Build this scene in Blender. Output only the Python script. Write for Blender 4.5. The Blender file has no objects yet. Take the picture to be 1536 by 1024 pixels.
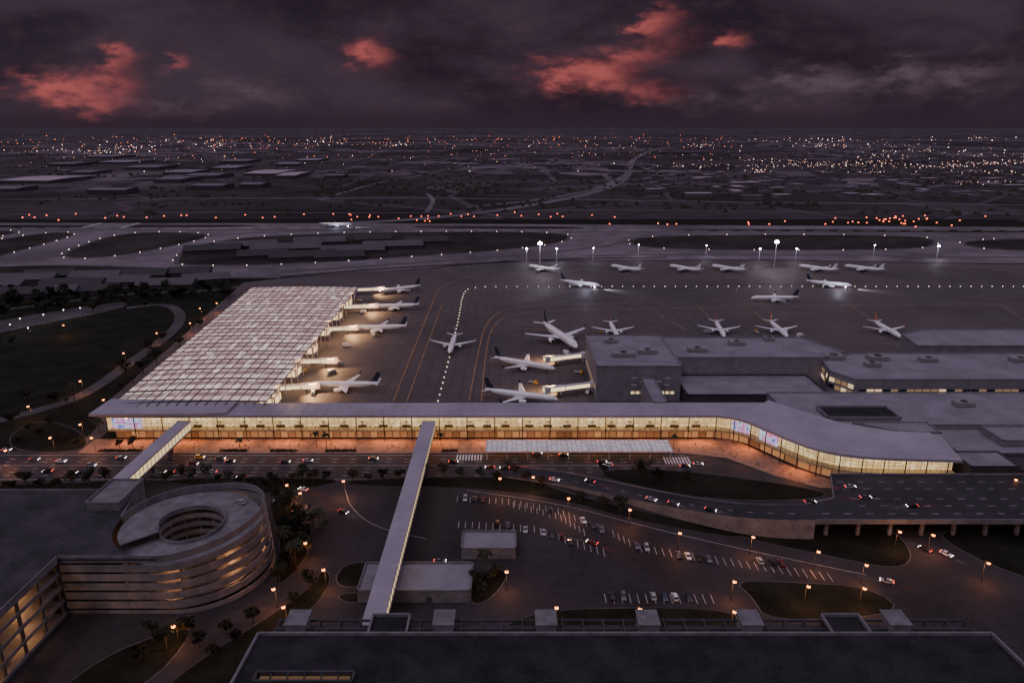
import bpy, bmesh, math, random
from mathutils import Vector, Matrix
random.seed(7)
S = bpy.context.scene; COL = S.collection
PI = math.pi
F = 1100.0; TH = math.atan(322/1100.0); H = 160.0
ct, st = math.cos(TH), math.sin(TH)
def G(px, py, z=0.0):
    xc = (px-768)/F; yc = -(py-512)/F
    t = (z-H)/(-st+yc*ct)
    return (xc*t, (ct+yc*st)*t, z)
def G2(px, py, z=0.0):
    g = G(px, py, z); return (g[0], g[1])
ORD = ['first','second','third','fourth','fifth','sixth','seventh','eighth','ninth','tenth','eleventh','twelfth','thirteenth','fourteenth','fifteenth','sixteenth','seventeenth','eighteenth','nineteenth','twentieth']
def nth(i):
    tens = {20:'twenty',30:'thirty',40:'forty',50:'fifty',60:'sixty',70:'seventy',80:'eighty',90:'ninety'}
    if i < 20: return ORD[i]
    t = (i+1)//10*10; u = (i+1) % 10
    if u == 0: return tens[t][:-1]+'ieth'
    return tens[t]+'-'+ORD[u-1]
# ------------------------------------------------------------------ mesh builder
class MB:
    def __init__(s): s.v = []; s.f = []
    def add(s, vs, fs):
        n = len(s.v); s.v += [tuple(v) for v in vs]; s.f += [tuple(i+n for i in f) for f in fs]; return s
    def box(s, x0, x1, y0, y1, z0, z1):
        return s.add([(x0,y0,z0),(x1,y0,z0),(x1,y1,z0),(x0,y1,z0),(x0,y0,z1),(x1,y0,z1),(x1,y1,z1),(x0,y1,z1)],
                     [(0,3,2,1),(4,5,6,7),(0,1,5,4),(1,2,6,5),(2,3,7,6),(3,0,4,7)])
    def prism(s, poly, z0, z1):
        n = len(poly)
        vs = [(p[0],p[1],z0) for p in poly]+[(p[0],p[1],z1) for p in poly]
        fs = [tuple(range(n-1,-1,-1)), tuple(range(n,2*n))]
        for i in range(n):
            j = (i+1) % n; fs.append((i,j,n+j,n+i))
        return s.add(vs, fs)
    def sheet(s, poly, z):
        return s.add([(p[0],p[1],z) for p in poly], [tuple(range(len(poly)))])
    def obox(s, cx, cy, ang, lx, ly, z0, z1):
        c, q = math.cos(ang), math.sin(ang)
        P = [(cx+a*c-b*q, cy+a*q+b*c) for a, b in ((-lx/2,-ly/2),(lx/2,-ly/2),(lx/2,ly/2),(-lx/2,ly/2))]
        return s.prism(P, z0, z1)
    def bar(s, p, q, w, h):
        p = Vector(p); q = Vector(q); d = (q-p).normalized()
        up = Vector((0,0,1)) if abs(d.z) < .95 else Vector((0,1,0))
        r = d.cross(up).normalized(); u = r.cross(d)
        vs = [c+r*a*w/2+u*b*h/2 for c in (p,q) for a, b in ((-1,-1),(1,-1),(1,1),(-1,1))]
        return s.add(vs, [(0,1,2,3),(7,6,5,4),(0,4,5,1),(1,5,6,2),(2,6,7,3),(3,7,4,0)])
    def wallpath(s, outer, inner, z0, z1):
        n = len(outer); vs = []
        for z in (z0,z1): vs += [(p[0],p[1],z) for p in outer]+[(p[0],p[1],z) for p in inner]
        fs = []
        for i in range(n-1):
            fs += [(i,i+1,2*n+i+1,2*n+i),(n+i,3*n+i,3*n+i+1,n+i+1),(i,n+i,n+i+1,i+1),(2*n+i,2*n+i+1,3*n+i+1,3*n+i)]
        fs += [(0,2*n,3*n,n),(n-1,2*n-1,4*n-1,3*n-1)]
        return s.add(vs, fs)
    def tube(s, pts, r, n=6):
        pts = [Vector(p) for p in pts]; m = len(pts)
        rs = r if isinstance(r, (list,tuple)) else [r]*m
        vs = []; fs = []
        for i, p in enumerate(pts):
            d = (pts[min(i+1,m-1)]-pts[max(i-1,0)]).normalized()
            up = Vector((0,0,1)) if abs(d.z) < .9 else Vector((1,0,0))
            a = d.cross(up).normalized(); b = a.cross(d)
            for k in range(n):
                t = 2*PI*k/n; vs.append(p+(a*math.cos(t)+b*math.sin(t))*rs[i])
        for i in range(m-1):
            for k in range(n):
                k2 = (k+1) % n; fs.append((i*n+k, i*n+k2, (i+1)*n+k2, (i+1)*n+k))
        fs.append(tuple(range(n))); fs.append(tuple(range((m-1)*n, m*n)))
        return s.add(vs, fs)
    def foil(s, secs, td):
        td = Vector(td); vs = []; fs = []
        for (x, y, z, c, t) in secs:
            le = Vector((x,y,z))
            vs += [le, le+Vector((-.3*c,0,0))+td*t/2, le+Vector((-c,0,0)), le+Vector((-.3*c,0,0))-td*t/2]
        for i in range(len(secs)-1):
            for k in range(4):
                k2 = (k+1) % 4; fs.append((i*4+k, i*4+k2, i*4+4+k2, i*4+4+k))
        n = len(vs); fs += [(0,1,2,3), (n-4,n-3,n-2,n-1)]
        return s.add(vs, fs)
    def build(s, name, mat, parent=None, smooth=False, world=False, recalc=True):
        me = bpy.data.meshes.new(name); me.from_pydata(s.v, [], s.f)
        if recalc:
            bm = bmesh.new(); bm.from_mesh(me); bmesh.ops.recalc_face_normals(bm, faces=bm.faces); bm.to_mesh(me); bm.free()
        if smooth: me.polygons.foreach_set('use_smooth', [True]*len(me.polygons))
        me.materials.append(mat); me.update()
        o = bpy.data.objects.new(name, me); COL.objects.link(o)
        if parent:
            o.parent = parent
            if world and parent.type == 'EMPTY': o.location = -Vector(parent.location)
        return o
def tag(o, label=None, cat=None, group=None, kind=None):
    if label: o['label'] = label
    if cat: o['category'] = cat
    if group: o['group'] = group
    if kind: o['kind'] = kind
    return o
def thing(name, label, cat, loc=(0,0,0), rz=0, group=None):
    o = bpy.data.objects.new(name, None); COL.objects.link(o); o.empty_display_size = .5
    o.location = loc; o.rotation_euler = (0,0,rz); return tag(o, label, cat, group)
def copy_tree(o, parent=None):
    c = o.copy(); COL.objects.link(c)
    if parent: c.parent = parent
    for ch in o.children: copy_tree(ch, c)
    return c
def light(kind, loc, energy, color, parent=None, name='lamp_light', d=None, **kw):
    l = bpy.data.lights.new(name, kind); l.energy = energy; l.color = color
    for k, v in kw.items(): setattr(l, k, v)
    o = bpy.data.objects.new(name, l); COL.objects.link(o); o.location = loc
    if d: o.rotation_euler = Vector(d).to_track_quat('-Z','Y').to_euler()
    if parent: o.parent = parent
    return o
def chaikin(pts, n=2, closed=True):
    for _ in range(n):
        q = []
        m = len(pts)
        if not closed: q.append(pts[0])
        for i in range(m if closed else m-1):
            a = pts[i]; b = pts[(i+1) % m]
            q.append(tuple(.75*a[k]+.25*b[k] for k in range(len(a))))
            q.append(tuple(.25*a[k]+.75*b[k] for k in range(len(a))))
        if not closed: q.append(pts[-1])
        pts = q
    return pts
def offset(path, d):
    out = []; n = len(path)
    for i in range(n):
        a = Vector(path[max(i-1,0)]); b = Vector(path[min(i+1,n-1)]); t = (b-a).normalized(); out.append((path[i][0]-t.y*d, path[i][1]+t.x*d))
    return out
def shrink(poly, d):
    cx = sum(p[0] for p in poly)/len(poly); cy = sum(p[1] for p in poly)/len(poly)
    out = []
    for x, y in poly:
        r = math.hypot(x-cx, y-cy) or 1; k = max(.3, 1-d/r); out.append((cx+(x-cx)*k, cy+(y-cy)*k))
    return out
def ribbon(mb, pts, w, dz=0.0):
    n = len(pts); L = []; R = []
    for i in range(n):
        a = pts[max(i-1,0)]; b = pts[min(i+1,n-1)]
        d = Vector((b[0]-a[0], b[1]-a[1])).normalized(); nx, ny = -d.y, d.x
        z = (pts[i][2] if len(pts[i]) > 2 else 0)+dz
        L.append((pts[i][0]+nx*w/2, pts[i][1]+ny*w/2, z)); R.append((pts[i][0]-nx*w/2, pts[i][1]-ny*w/2, z))
    return mb.add(L+R, [(i, n+i, n+i+1, i+1) for i in range(n-1)])
def resample(pts, step):
    out = []; acc = 0.0
    for i in range(len(pts)-1):
        a = Vector(pts[i]); b = Vector(pts[i+1]); L = (b-a).length
        if L < 1e-6: continue
        t = (step-acc) if out else 0.0
        while t <= L:
            out.append((a.lerp(b, t/L), math.atan2(b.y-a.y, b.x-a.x))); t += step
        acc = L-(t-step)
    return out
# ------------------------------------------------------------------ materials
def mixc(nt, f, a, b, mode='MIX'):
    m = nt.nodes.new('ShaderNodeMix'); m.data_type = 'RGBA'; m.blend_type = mode
    for s, v in ((0,f),(6,a),(7,b)):
        if isinstance(v, bpy.types.NodeSocket): nt.links.new(v, m.inputs[s])
        elif s == 0: m.inputs[0].default_value = v
        else: m.inputs[s].default_value = (v[0],v[1],v[2],1)
    return m.outputs[2]
def mth(nt, op, a, b=None):
    m = nt.nodes.new('ShaderNodeMath'); m.operation = op
    for i, v in enumerate((a,b)):
        if v is None: continue
        if isinstance(v, bpy.types.NodeSocket): nt.links.new(v, m.inputs[i])
        else: m.inputs[i].default_value = v
    return m.outputs[0]
def ramp(nt, f, lo, hi, a=0., b=1.):
    m = nt.nodes.new('ShaderNodeMapRange'); m.interpolation_type = 'SMOOTHSTEP'
    nt.links.new(f, m.inputs[0])
    for i, v in enumerate((lo,hi,a,b)): m.inputs[i+1].default_value = v
    return m.outputs[0]
def newmat(name):
    m = bpy.data.materials.new(name); m.use_nodes = True
    return m, m.node_tree, m.node_tree.nodes['Principled BSDF']
def wpos(nt):
    return nt.nodes.new('ShaderNodeNewGeometry').outputs['Position']
def noise(nt, vec, scale, detail=4, rough=.55):
    n = nt.nodes.new('ShaderNodeTexNoise'); n.inputs['Scale'].default_value = scale
    n.inputs['Detail'].default_value = detail; n.inputs['Roughness'].default_value = rough
    if vec: nt.links.new(vec, n.inputs['Vector'])
    return n
def mat(name, col, rough=.75, var=.35, scale=.15, metal=0., coord='W', spec=.3, coat=0.):
    m, nt, b = newmat(name)
    v = wpos(nt) if coord == 'W' else nt.nodes.new('ShaderNodeTexCoord').outputs['Object']
    n1 = noise(nt, v, scale, 5); n2 = noise(nt, v, scale*9, 3)
    f = mth(nt, 'ADD', mth(nt,'MULTIPLY',n1.outputs[0],.7), mth(nt,'MULTIPLY',n2.outputs[0],.3))
    f = ramp(nt, f, .3, .7)
    c = mixc(nt, f, [x*(1-var) for x in col], [x*(1+var) for x in col])
    nt.links.new(c, b.inputs['Base Color'])
    nt.links.new(mth(nt,'ADD', mth(nt,'MULTIPLY',n1.outputs[0],.25), rough-.12), b.inputs['Roughness'])
    b.inputs['Metallic'].default_value = metal; b.inputs['Specular IOR Level'].default_value = spec
    b.inputs['Coat Weight'].default_value = coat
    return m
def emat(name, col, s, samp=False, base=(.02,.02,.02)):
    m, nt, b = newmat(name)
    b.inputs['Base Color'].default_value = (*base,1); b.inputs['Emission Color'].default_value = (*col,1)
    b.inputs['Emission Strength'].default_value = s
    if not samp: m.cycles.emission_sampling = 'NONE'
    return m
M = {}
M['asphalt'] = mat('asphalt', (.03,.0265,.031), .8, .4, .03, spec=.2)
M['road'] = mat('road_asphalt', (.028,.025,.031), .65, .38, .05, spec=.25)
M['kerb'] = mat('kerb_concrete', (.07,.064,.07), .85, .25, .4)
M['grass'] = mat('grass', (.012,.013,.009), .95, .6, .06, spec=.1)
M['infield'] = mat('infield_grass', (.034,.027,.028), .95, .6, .01, spec=.1)
M['concrete'] = mat('taxiway_concrete', (.13,.108,.13), .8, .5, .006)
M['white_mark'] = mat('white_marking', (.5,.48,.5), .7, .35, .4)
M['yellow_mark'] = mat('yellow_marking', (.33,.18,.07), .7, .4, .1)
M['roof'] = mat('pale_metal_roof', (.275,.246,.298), .5, .14, .05)
M['grey_roof'] = mat('grey_membrane_roof', (.18,.166,.2), .75, .22, .08)
M['dark_roof'] = mat('dark_gravel_roof', (.024,.022,.027), .9, .45, .12, spec=.15)
M['garage_roof'] = mat('garage_roof_deck', (.042,.038,.046), .9, .4, .09, spec=.2)
M['wall'] = mat('grey_wall', (.18,.165,.198), .7, .18, .2)
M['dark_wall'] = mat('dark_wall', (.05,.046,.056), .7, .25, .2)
M['garage'] = mat('garage_concrete', (.14,.132,.15), .85, .3, .25)
M['steel'] = mat('dark_steel', (.05,.05,.055), .45, .2, 1, metal=.6)
M['white_steel'] = mat('white_steel', (.5,.48,.51), .45, .1, 1)
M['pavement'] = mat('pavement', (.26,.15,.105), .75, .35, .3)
M['plane'] = mat('white_aircraft_paint', (.78,.77,.82), .3, .05, .2, coord='O', spec=.5, coat=.3)
M['plane_wing'] = mat('grey_wing_paint', (.62,.61,.66), .35, .08, .2, coord='O')
M['fin_blue'] = mat('navy_fin_paint', (.025,.03,.06), .35, .15, .4, coord='O')
M['fin_orange'] = mat('rust_fin_paint', (.45,.16,.07), .35, .15, .4, coord='O')
M['fin_white'] = mat('white_fin_paint', (.6,.6,.66), .35, .08, .4, coord='O')
M['black'] = mat('black_rubber', (.015,.015,.016), .7, .2, 2, coord='O')
M['dark_glass'] = mat('dark_glass', (.02,.022,.027), .12, .1, 1, coord='O', spec=.6)
M['trunk'] = mat('bark', (.05,.038,.028), .9, .4, 2, coord='O')
def leafmat(name, a, b_):
    m, nt, b = newmat(name)
    v = nt.nodes.new('ShaderNodeTexCoord').outputs['Object']
    n = noise(nt, v, .8, 3)
    nt.links.new(mixc(nt, ramp(nt,n.outputs[0],.35,.65), a, b_), b.inputs['Base Color']); b.inputs['Roughness'].default_value = .8
    b.inputs['Specular IOR Level'].default_value = .15
    return m
M['leaf'] = leafmat('foliage', (.011,.014,.009), (.04,.044,.027))
M['leaf2'] = leafmat('olive_foliage', (.013,.013,.008), (.043,.039,.023))
M['palm'] = leafmat('palm_foliage', (.018,.022,.013), (.05,.05,.028))
M['bulb'] = emat('sodium_bulb', (1,.3,.06), 9)
M['bulb_white'] = emat('white_bulb', (1,.9,.82), 9)
M['flood'] = emat('flood_lens', (1,.96,.95), 80)
M['taxi_light'] = emat('taxiway_bulb', (1,.83,.6), 7)
M['red_light'] = emat('red_bulb', (1,.13,.05), 7)
M['headlight'] = emat('headlight_glow', (1,.93,.85), 12)
M['taillight'] = emat('taillight_glow', (1,.04,.03), 9)
M['headlight_off'] = mat('headlight_lens', (.4,.4,.42), .2, .05, 1, coord='O')
M['taillight_off'] = mat('taillight_lens', (.15,.01,.01), .25, .05, 1, coord='O')
M['lit_window'] = emat('lit_window', (1,.72,.4), .9)
M['lit_strip'] = emat('lit_strip', (1,.74,.38), 1.0, True)
M['bridge_glow'] = emat('jet_bridge_window', (1,.74,.42), 1.7)
M['warm_dim'] = emat('warm_dim_window', (1,.6,.3), .25)
M['gate_glow'] = emat('gate_window', (1,.66,.33), 1.7)
def brick_emit(name, c1, c2, mort, scale, bw, rh, coord='W', mort_sz=.03, rot=None):
    m, nt, b = newmat(name)
    v = wpos(nt) if coord == 'W' else nt.nodes.new('ShaderNodeTexCoord').outputs['UV']
    if rot:
        mp = nt.nodes.new('ShaderNodeMapping'); mp.inputs['Rotation'].default_value = rot; nt.links.new(v, mp.inputs[0]); v = mp.outputs[0]
    br = nt.nodes.new('ShaderNodeTexBrick'); nt.links.new(v, br.inputs['Vector'])
    br.offset = 0
    for k, c in (('Color1',c1),('Color2',c2),('Mortar',mort)): br.inputs[k].default_value = (*c,1)
    br.inputs['Scale'].default_value = scale; br.inputs['Brick Width'].default_value = bw; br.inputs['Row Height'].default_value = rh
    br.inputs['Mortar Size'].default_value = mort_sz
    return m, nt, b, br, v
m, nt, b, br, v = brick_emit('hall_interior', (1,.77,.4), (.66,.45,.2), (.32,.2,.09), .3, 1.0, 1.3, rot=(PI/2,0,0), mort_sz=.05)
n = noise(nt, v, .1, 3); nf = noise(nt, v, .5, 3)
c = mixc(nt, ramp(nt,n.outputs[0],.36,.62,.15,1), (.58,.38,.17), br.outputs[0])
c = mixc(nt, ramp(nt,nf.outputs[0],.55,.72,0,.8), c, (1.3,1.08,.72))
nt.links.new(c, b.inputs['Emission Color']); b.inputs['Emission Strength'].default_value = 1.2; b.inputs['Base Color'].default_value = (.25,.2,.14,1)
M['hall'] = m  # hall walls emit, so the lit interior is put into their colour
m, nt, b, br, v = brick_emit('street_level_shopfront', (1,.45,.17), (.22,.08,.03), (.04,.02,.015), .2, .8, 2.0, rot=(PI/2,0,0), mort_sz=.05)
nt.links.new(br.outputs[0], b.inputs['Emission Color']); b.inputs['Emission Strength'].default_value = .5; b.inputs['Base Color'].default_value = (.16,.09,.06,1)
M['shopfront'] = m  # warm light on the street level wall is put in as emission
M['hall_floor'] = mat('hall_floor', (.42,.33,.22), .5, .25, .3)
# pier roof: translucent panels, the light from below put in as emission, regular bands with dark ribs between
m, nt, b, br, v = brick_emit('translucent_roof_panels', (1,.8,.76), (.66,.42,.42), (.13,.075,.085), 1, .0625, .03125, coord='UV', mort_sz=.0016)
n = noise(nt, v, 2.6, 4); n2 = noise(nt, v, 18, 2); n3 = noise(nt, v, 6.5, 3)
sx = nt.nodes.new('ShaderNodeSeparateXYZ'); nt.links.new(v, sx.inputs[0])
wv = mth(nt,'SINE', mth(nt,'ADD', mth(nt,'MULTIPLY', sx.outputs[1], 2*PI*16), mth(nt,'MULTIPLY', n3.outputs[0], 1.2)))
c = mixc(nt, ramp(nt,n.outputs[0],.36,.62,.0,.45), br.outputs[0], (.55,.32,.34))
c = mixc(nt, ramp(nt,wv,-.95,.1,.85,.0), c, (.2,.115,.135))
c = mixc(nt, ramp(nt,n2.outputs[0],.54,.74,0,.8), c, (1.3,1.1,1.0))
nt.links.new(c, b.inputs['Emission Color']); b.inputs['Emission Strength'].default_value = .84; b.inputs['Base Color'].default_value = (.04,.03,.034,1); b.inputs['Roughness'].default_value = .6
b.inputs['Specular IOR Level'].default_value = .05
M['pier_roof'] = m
m, nt, b = newmat('video_screen')
n = noise(nt, wpos(nt), .3, 2); cr = nt.nodes.new('ShaderNodeValToRGB'); nt.links.new(n.outputs[0], cr.inputs[0])
el = cr.color_ramp.elements; el[0].position = .36; el[0].color = (.12,.25,.9,1); el[1].position = .68; el[1].color = (1,.3,.4,1)
for p_, c_ in ((.47,(.75,.85,1,1)),(.56,(.75,.3,.9,1))): e = el.new(p_); e.color = c_
nt.links.new(cr.outputs[0], b.inputs['Emission Color']); b.inputs['Emission Strength'].default_value = 1.0; b.inputs['Base Color'].default_value = (.02,.02,.02,1)
M['screen'] = m
m, nt, b = newmat('thin_glass'); nt.nodes.remove(b)
tr = nt.nodes.new('ShaderNodeBsdfTransparent'); gl = nt.nodes.new('ShaderNodeBsdfGlossy'); gl.inputs['Roughness'].default_value = .08
tr.inputs[0].default_value = (.95,.93,.9,1)
mx = nt.nodes.new('ShaderNodeMixShader'); mx.inputs[0].default_value = .06
nt.links.new(tr.outputs[0], mx.inputs[1]); nt.links.new(gl.outputs[0], mx.inputs[2]); nt.links.new(mx.outputs[0], nt.nodes['Material Output'].inputs[0])
M['glass'] = m
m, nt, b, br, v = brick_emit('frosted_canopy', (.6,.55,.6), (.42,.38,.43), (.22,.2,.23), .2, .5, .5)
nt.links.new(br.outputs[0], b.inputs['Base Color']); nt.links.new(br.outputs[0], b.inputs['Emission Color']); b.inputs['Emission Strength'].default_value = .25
M['canopy'] = m  # faint glow put into the canopy panels, no lamp behind it
# apron
m, nt, b = newmat('apron_concrete'); v = wpos(nt)
br = nt.nodes.new('ShaderNodeTexBrick'); nt.links.new(v, br.inputs[0]); br.offset = 0
for k, c_ in (('Color1',(.092,.074,.08,1)),('Color2',(.074,.06,.067,1)),('Mortar',(.04,.033,.038,1))): br.inputs[k].default_value = c_
br.inputs['Scale'].default_value = .125; br.inputs['Brick Width'].default_value = 1; br.inputs['Row Height'].default_value = 1; br.inputs['Mortar Size'].default_value = .035
n = noise(nt, v, .012, 6, .6); n2 = noise(nt, v, .2, 4); n3 = noise(nt, v, .005, 2)
c = mixc(nt, ramp(nt,n.outputs[0],.35,.65,.0,.65), br.outputs[0], (.046,.038,.043))
c = mixc(nt, ramp(nt,n2.outputs[0],.5,.75,0,.3), c, (.11,.09,.093))
c = mixc(nt, ramp(nt,n3.outputs[0],.42,.6,0,.4), c, (.108,.077,.072))
nt.links.new(c, b.inputs['Base Color']); nt.links.new(ramp(nt,n.outputs[0],.3,.7,.55,.8), b.inputs['Roughness']); b.inputs['Specular IOR Level'].default_value = .3
M['apron'] = m
# far ground
m, nt, b = newmat('open_country'); v = wpos(nt)
n1 = noise(nt, v, .0016, 6, .65); n2 = noise(nt, v, .0005, 4); n3 = noise(nt, v, .02, 3)
vo = nt.nodes.new('ShaderNodeTexVoronoi'); vo.inputs['Scale'].default_value = .008; nt.links.new(v, vo.inputs['Vector'])
vf = nt.nodes.new('ShaderNodeTexVoronoi'); vf.inputs['Scale'].default_value = .0022; nt.links.new(v, vf.inputs['Vector'])
vg = nt.nodes.new('ShaderNodeTexVoronoi'); vg.feature = 'DISTANCE_TO_EDGE'; vg.inputs['Scale'].default_value = .0022; nt.links.new(v, vg.inputs['Vector'])
ve = nt.nodes.new('ShaderNodeTexVoronoi'); ve.feature = 'DISTANCE_TO_EDGE'; ve.inputs['Scale'].default_value = .003; nt.links.new(v, ve.inputs['Vector'])
sx = nt.nodes.new('ShaderNodeSeparateXYZ'); nt.links.new(v, sx.inputs[0])
hf = nt.nodes.new('ShaderNodeSeparateColor'); nt.links.new(vf.outputs['Color'], hf.inputs[0])
field = mixc(nt, ramp(nt,n1.outputs[0],.35,.65), (.016,.0125,.014), (.055,.043,.051))
field = mixc(nt, ramp(nt,hf.outputs[0],.2,1,0,.75), field, (.075,.058,.07))
field = mixc(nt, ramp(nt,n3.outputs[0],.4,.7,0,.5), field, (.02,.017,.018))
field = mixc(nt, ramp(nt,vg.outputs['Distance'],.006,.018,.6,0), field, (.1,.08,.096))
hs = nt.nodes.new('ShaderNodeSeparateColor'); nt.links.new(vo.outputs['Color'], hs.inputs[0])
city = mixc(nt, ramp(nt,hs.outputs[0],.3,1.0), (.024,.019,.025), (.18,.147,.18))
city = mixc(nt, ramp(nt,ve.outputs['Distance'],.01,.03,1,0), city, (.14,.112,.138))
mask = mth(nt,'MULTIPLY', ramp(nt,n2.outputs[0],.42,.58), ramp(nt,sx.outputs[1],1700,2400))
c = mixc(nt, mth(nt,'MULTIPLY',mask,.85), field, city)
nt.links.new(c, b.inputs['Base Color']); b.inputs['Roughness'].default_value = .95; b.inputs['Specular IOR Level'].default_value = .1
M['country'] = m
# ------------------------------------------------------------------ camera, world, sun
cam = bpy.data.cameras.new('camera'); co = bpy.data.objects.new('camera', cam); COL.objects.link(co)
co.location = (0,0,H); co.rotation_euler = (PI/2-TH,0,0); cam.sensor_width = 36; cam.lens = 36*F/1536; cam.clip_start = 1; cam.clip_end = 200000
S.camera = co
W = bpy.data.worlds.new('World'); S.world = W; W.use_nodes = True; nt = W.node_tree; bg = nt.nodes['Background']
d = nt.nodes.new('ShaderNodeTexCoord').outputs['Generated']
sp = nt.nodes.new('ShaderNodeSeparateXYZ'); nt.links.new(d, sp.inputs[0])
ay = mth(nt,'ADD', mth(nt,'ABSOLUTE', sp.outputs[1]), .03)
a = mth(nt,'DIVIDE', sp.outputs[0], ay); e = mth(nt,'DIVIDE', sp.outputs[2], ay)
cb = nt.nodes.new('ShaderNodeCombineXYZ'); nt.links.new(mth(nt,'MULTIPLY',a,2.2), cb.inputs[0]); nt.links.new(mth(nt,'MULTIPLY',e,5.2), cb.inputs[1])
n1 = noise(nt, cb.outputs[0], 2.0, 7, .53); n1.inputs['Distortion'].default_value = .5
n2 = noise(nt, cb.outputs[0], 5.0, 5, .5)
n4 = noise(nt, cb.outputs[0], 13, 6, .58)
nb = noise(nt, cb.outputs[0], .9, 3)
sc = nt.nodes.new('ShaderNodeSeparateColor'); nt.links.new(n2.outputs[1], sc.inputs[0])
sc4 = nt.nodes.new('ShaderNodeSeparateColor'); nt.links.new(n4.outputs[1], sc4.inputs[0])
def warp(base, c1, c2, k):
    t = mth(nt,'ADD', mth(nt,'MULTIPLY', mth(nt,'SUBTRACT',c1,.5), .6), mth(nt,'MULTIPLY', mth(nt,'SUBTRACT',c2,.5), .8))
    return mth(nt,'ADD', base, mth(nt,'MULTIPLY', t, k))
a2 = warp(a, sc.outputs[0], sc4.outputs[0], .1); e2 = warp(e, sc.outputs[1], sc4.outputs[1], .05)
def blobs(lst):
    tot = None
    for (px, py, sx_, sy_, amp) in lst:
        xc = (px-768)/F; yc = -(py-512)/F; y = ct+yc*st; z = -st+yc*ct
        a0 = xc/y; e0 = z/y
        qa = mth(nt,'MULTIPLY', mth(nt,'SUBTRACT',a2,a0), F/sx_*.95); qe = mth(nt,'MULTIPLY', mth(nt,'SUBTRACT',e2,e0), F/sy_*.95)
        g = mth(nt,'EXPONENT', mth(nt,'MULTIPLY', mth(nt,'ADD', mth(nt,'MULTIPLY',qa,qa), mth(nt,'MULTIPLY',qe,qe)), -1.))
        g = mth(nt,'MULTIPLY', g, amp)
        tot = g if tot is None else mth(nt,'ADD', tot, g)
    return tot
red = blobs([(122,136,56,20,.95),(195,84,22,15,.65),(200,118,36,26,.4),(285,94,16,12,.6),(560,84,28,20,.75),(872,114,60,21,1.0),(945,84,42,14,.5),(968,45,20,12,.85),(995,22,18,12,.4),(1088,66,18,13,.8),(965,138,55,13,.45),(1010,62,40,22,.22),(170,160,70,12,.35)])
pale = blobs([(1250,125,80,22,.8),(1350,112,32,24,.8),(1425,120,40,20,.7),(400,140,65,18,.6),(1060,152,120,12,.5),(262,162,90,10,.5),(330,108,60,28,.28),(1180,120,50,14,.4),(700,150,120,20,.2),(1480,100,50,24,.35)])
tex = ramp(nt, n4.outputs[0], .28, .72, .45, 1.2)
red = ramp(nt, mth(nt,'MULTIPLY', red, tex), .0, 1.05); pale = ramp(nt, mth(nt,'MULTIPLY', pale, tex), .02, 1.1)
base = mixc(nt, ramp(nt, n1.outputs[0], .36, .66), (.022,.0135,.023), (.058,.036,.054))
base = mixc(nt, ramp(nt, nb.outputs[0], .4, .6, 0, .35), base, (.042,.03,.045))
base = mixc(nt, ramp(nt, n4.outputs[0], .45, .75, 0, .26), base, (.078,.048,.064))
base = mixc(nt, ramp(nt, e, .0, .04, .9, 0), base, (.034,.019,.032))
base = mixc(nt, mth(nt,'MULTIPLY',pale,.65), base, (.14,.092,.112))
base = mixc(nt, mth(nt,'MULTIPLY',red,.95), base, (.43,.098,.095))
zen = ramp(nt, e, .3, 1.6)  # bright zenith added out of view for soft light from above
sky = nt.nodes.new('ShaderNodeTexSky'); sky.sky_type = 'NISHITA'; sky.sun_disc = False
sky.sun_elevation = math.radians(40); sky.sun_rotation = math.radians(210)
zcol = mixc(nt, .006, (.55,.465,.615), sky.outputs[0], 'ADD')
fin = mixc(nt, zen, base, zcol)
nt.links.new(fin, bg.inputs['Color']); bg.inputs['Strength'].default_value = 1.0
sun = bpy.data.lights.new('sun', 'SUN'); sun.energy = .5; sun.angle = math.radians(18); sun.color = (1,.88,.93)
so = bpy.data.objects.new('sun', sun); COL.objects.link(so); so.rotation_euler = (math.radians(50),0,math.radians(-30))
# ------------------------------------------------------------------ ground
xs = [-90000,-30000,-12000,-6000,-3000,-1500,-700,-300,0,300,700,1500,3000,6000,12000,30000,90000]
ys = [-600,0,200,400,700,1000,1500,2200,3200,5000,9000,16000,30000,60000,110000]
mb = MB(); nx = len(xs)
mb.add([(x,y,0) for y in ys for x in xs], [(j*nx+i,j*nx+i+1,(j+1)*nx+i+1,(j+1)*nx+i) for j in range(len(ys)-1) for i in range(nx-1)])
tag(mb.build('ground', M['country'], recalc=False), kind='structure')
def pxpoly(pts, sm=0):
    p = chaikin(pts, sm) if sm else pts
    return [G2(*q) for q in p]
def struct(name, mb, m): return tag(mb.build(name, m), kind='structure')
struct('near_grass', MB().sheet([(-900,60),(700,60),(900,1330),(-1600,1330)], .03), M['grass'])
struct('runway_pavement', MB().sheet(pxpoly([(-400,334),(560,335),(1950,343),(1950,396),(1450,395),(1150,389),(760,391),(640,402),(420,417),(-400,413)]), .08), M['concrete'])
struct('apron', MB().sheet(pxpoly([(160,604),(365,424),(430,417),(640,403),(760,392),(1150,390),(1450,396),(1950,398),(2100,604)]), .12), M['apron'])
isl = [[(70,388),(160,352),(250,347),(325,351),(290,364),(160,388)],
       [(-80,372),(60,349),(116,348),(105,357),(-80,405)],
       [(-60,346),(45,345),(0,356),(-60,360)],
       [(250,394),(290,365),(420,351),(640,347),(840,348),(866,357),(820,369),(690,381),(420,398),(285,399)],
       [(930,366),(965,352),(1370,352),(1418,363),(1380,376),(1000,375)],
       [(1425,360),(1600,357),(1600,378),(1460,374)],
       [(-100,338),(300,337),(420,338),(300,342),(-100,343)],
       [(600,338),(880,340),(870,344),(640,343)],
       [(1000,343),(1700,346),(1700,350),(1010,347)],
       [(-100,408),(40,396),(240,400),(330,408),(300,430),(-100,440)]]
M['shoulder'] = mat('taxiway_shoulder', (.07,.058,.068), .9, .45, .012)
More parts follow.
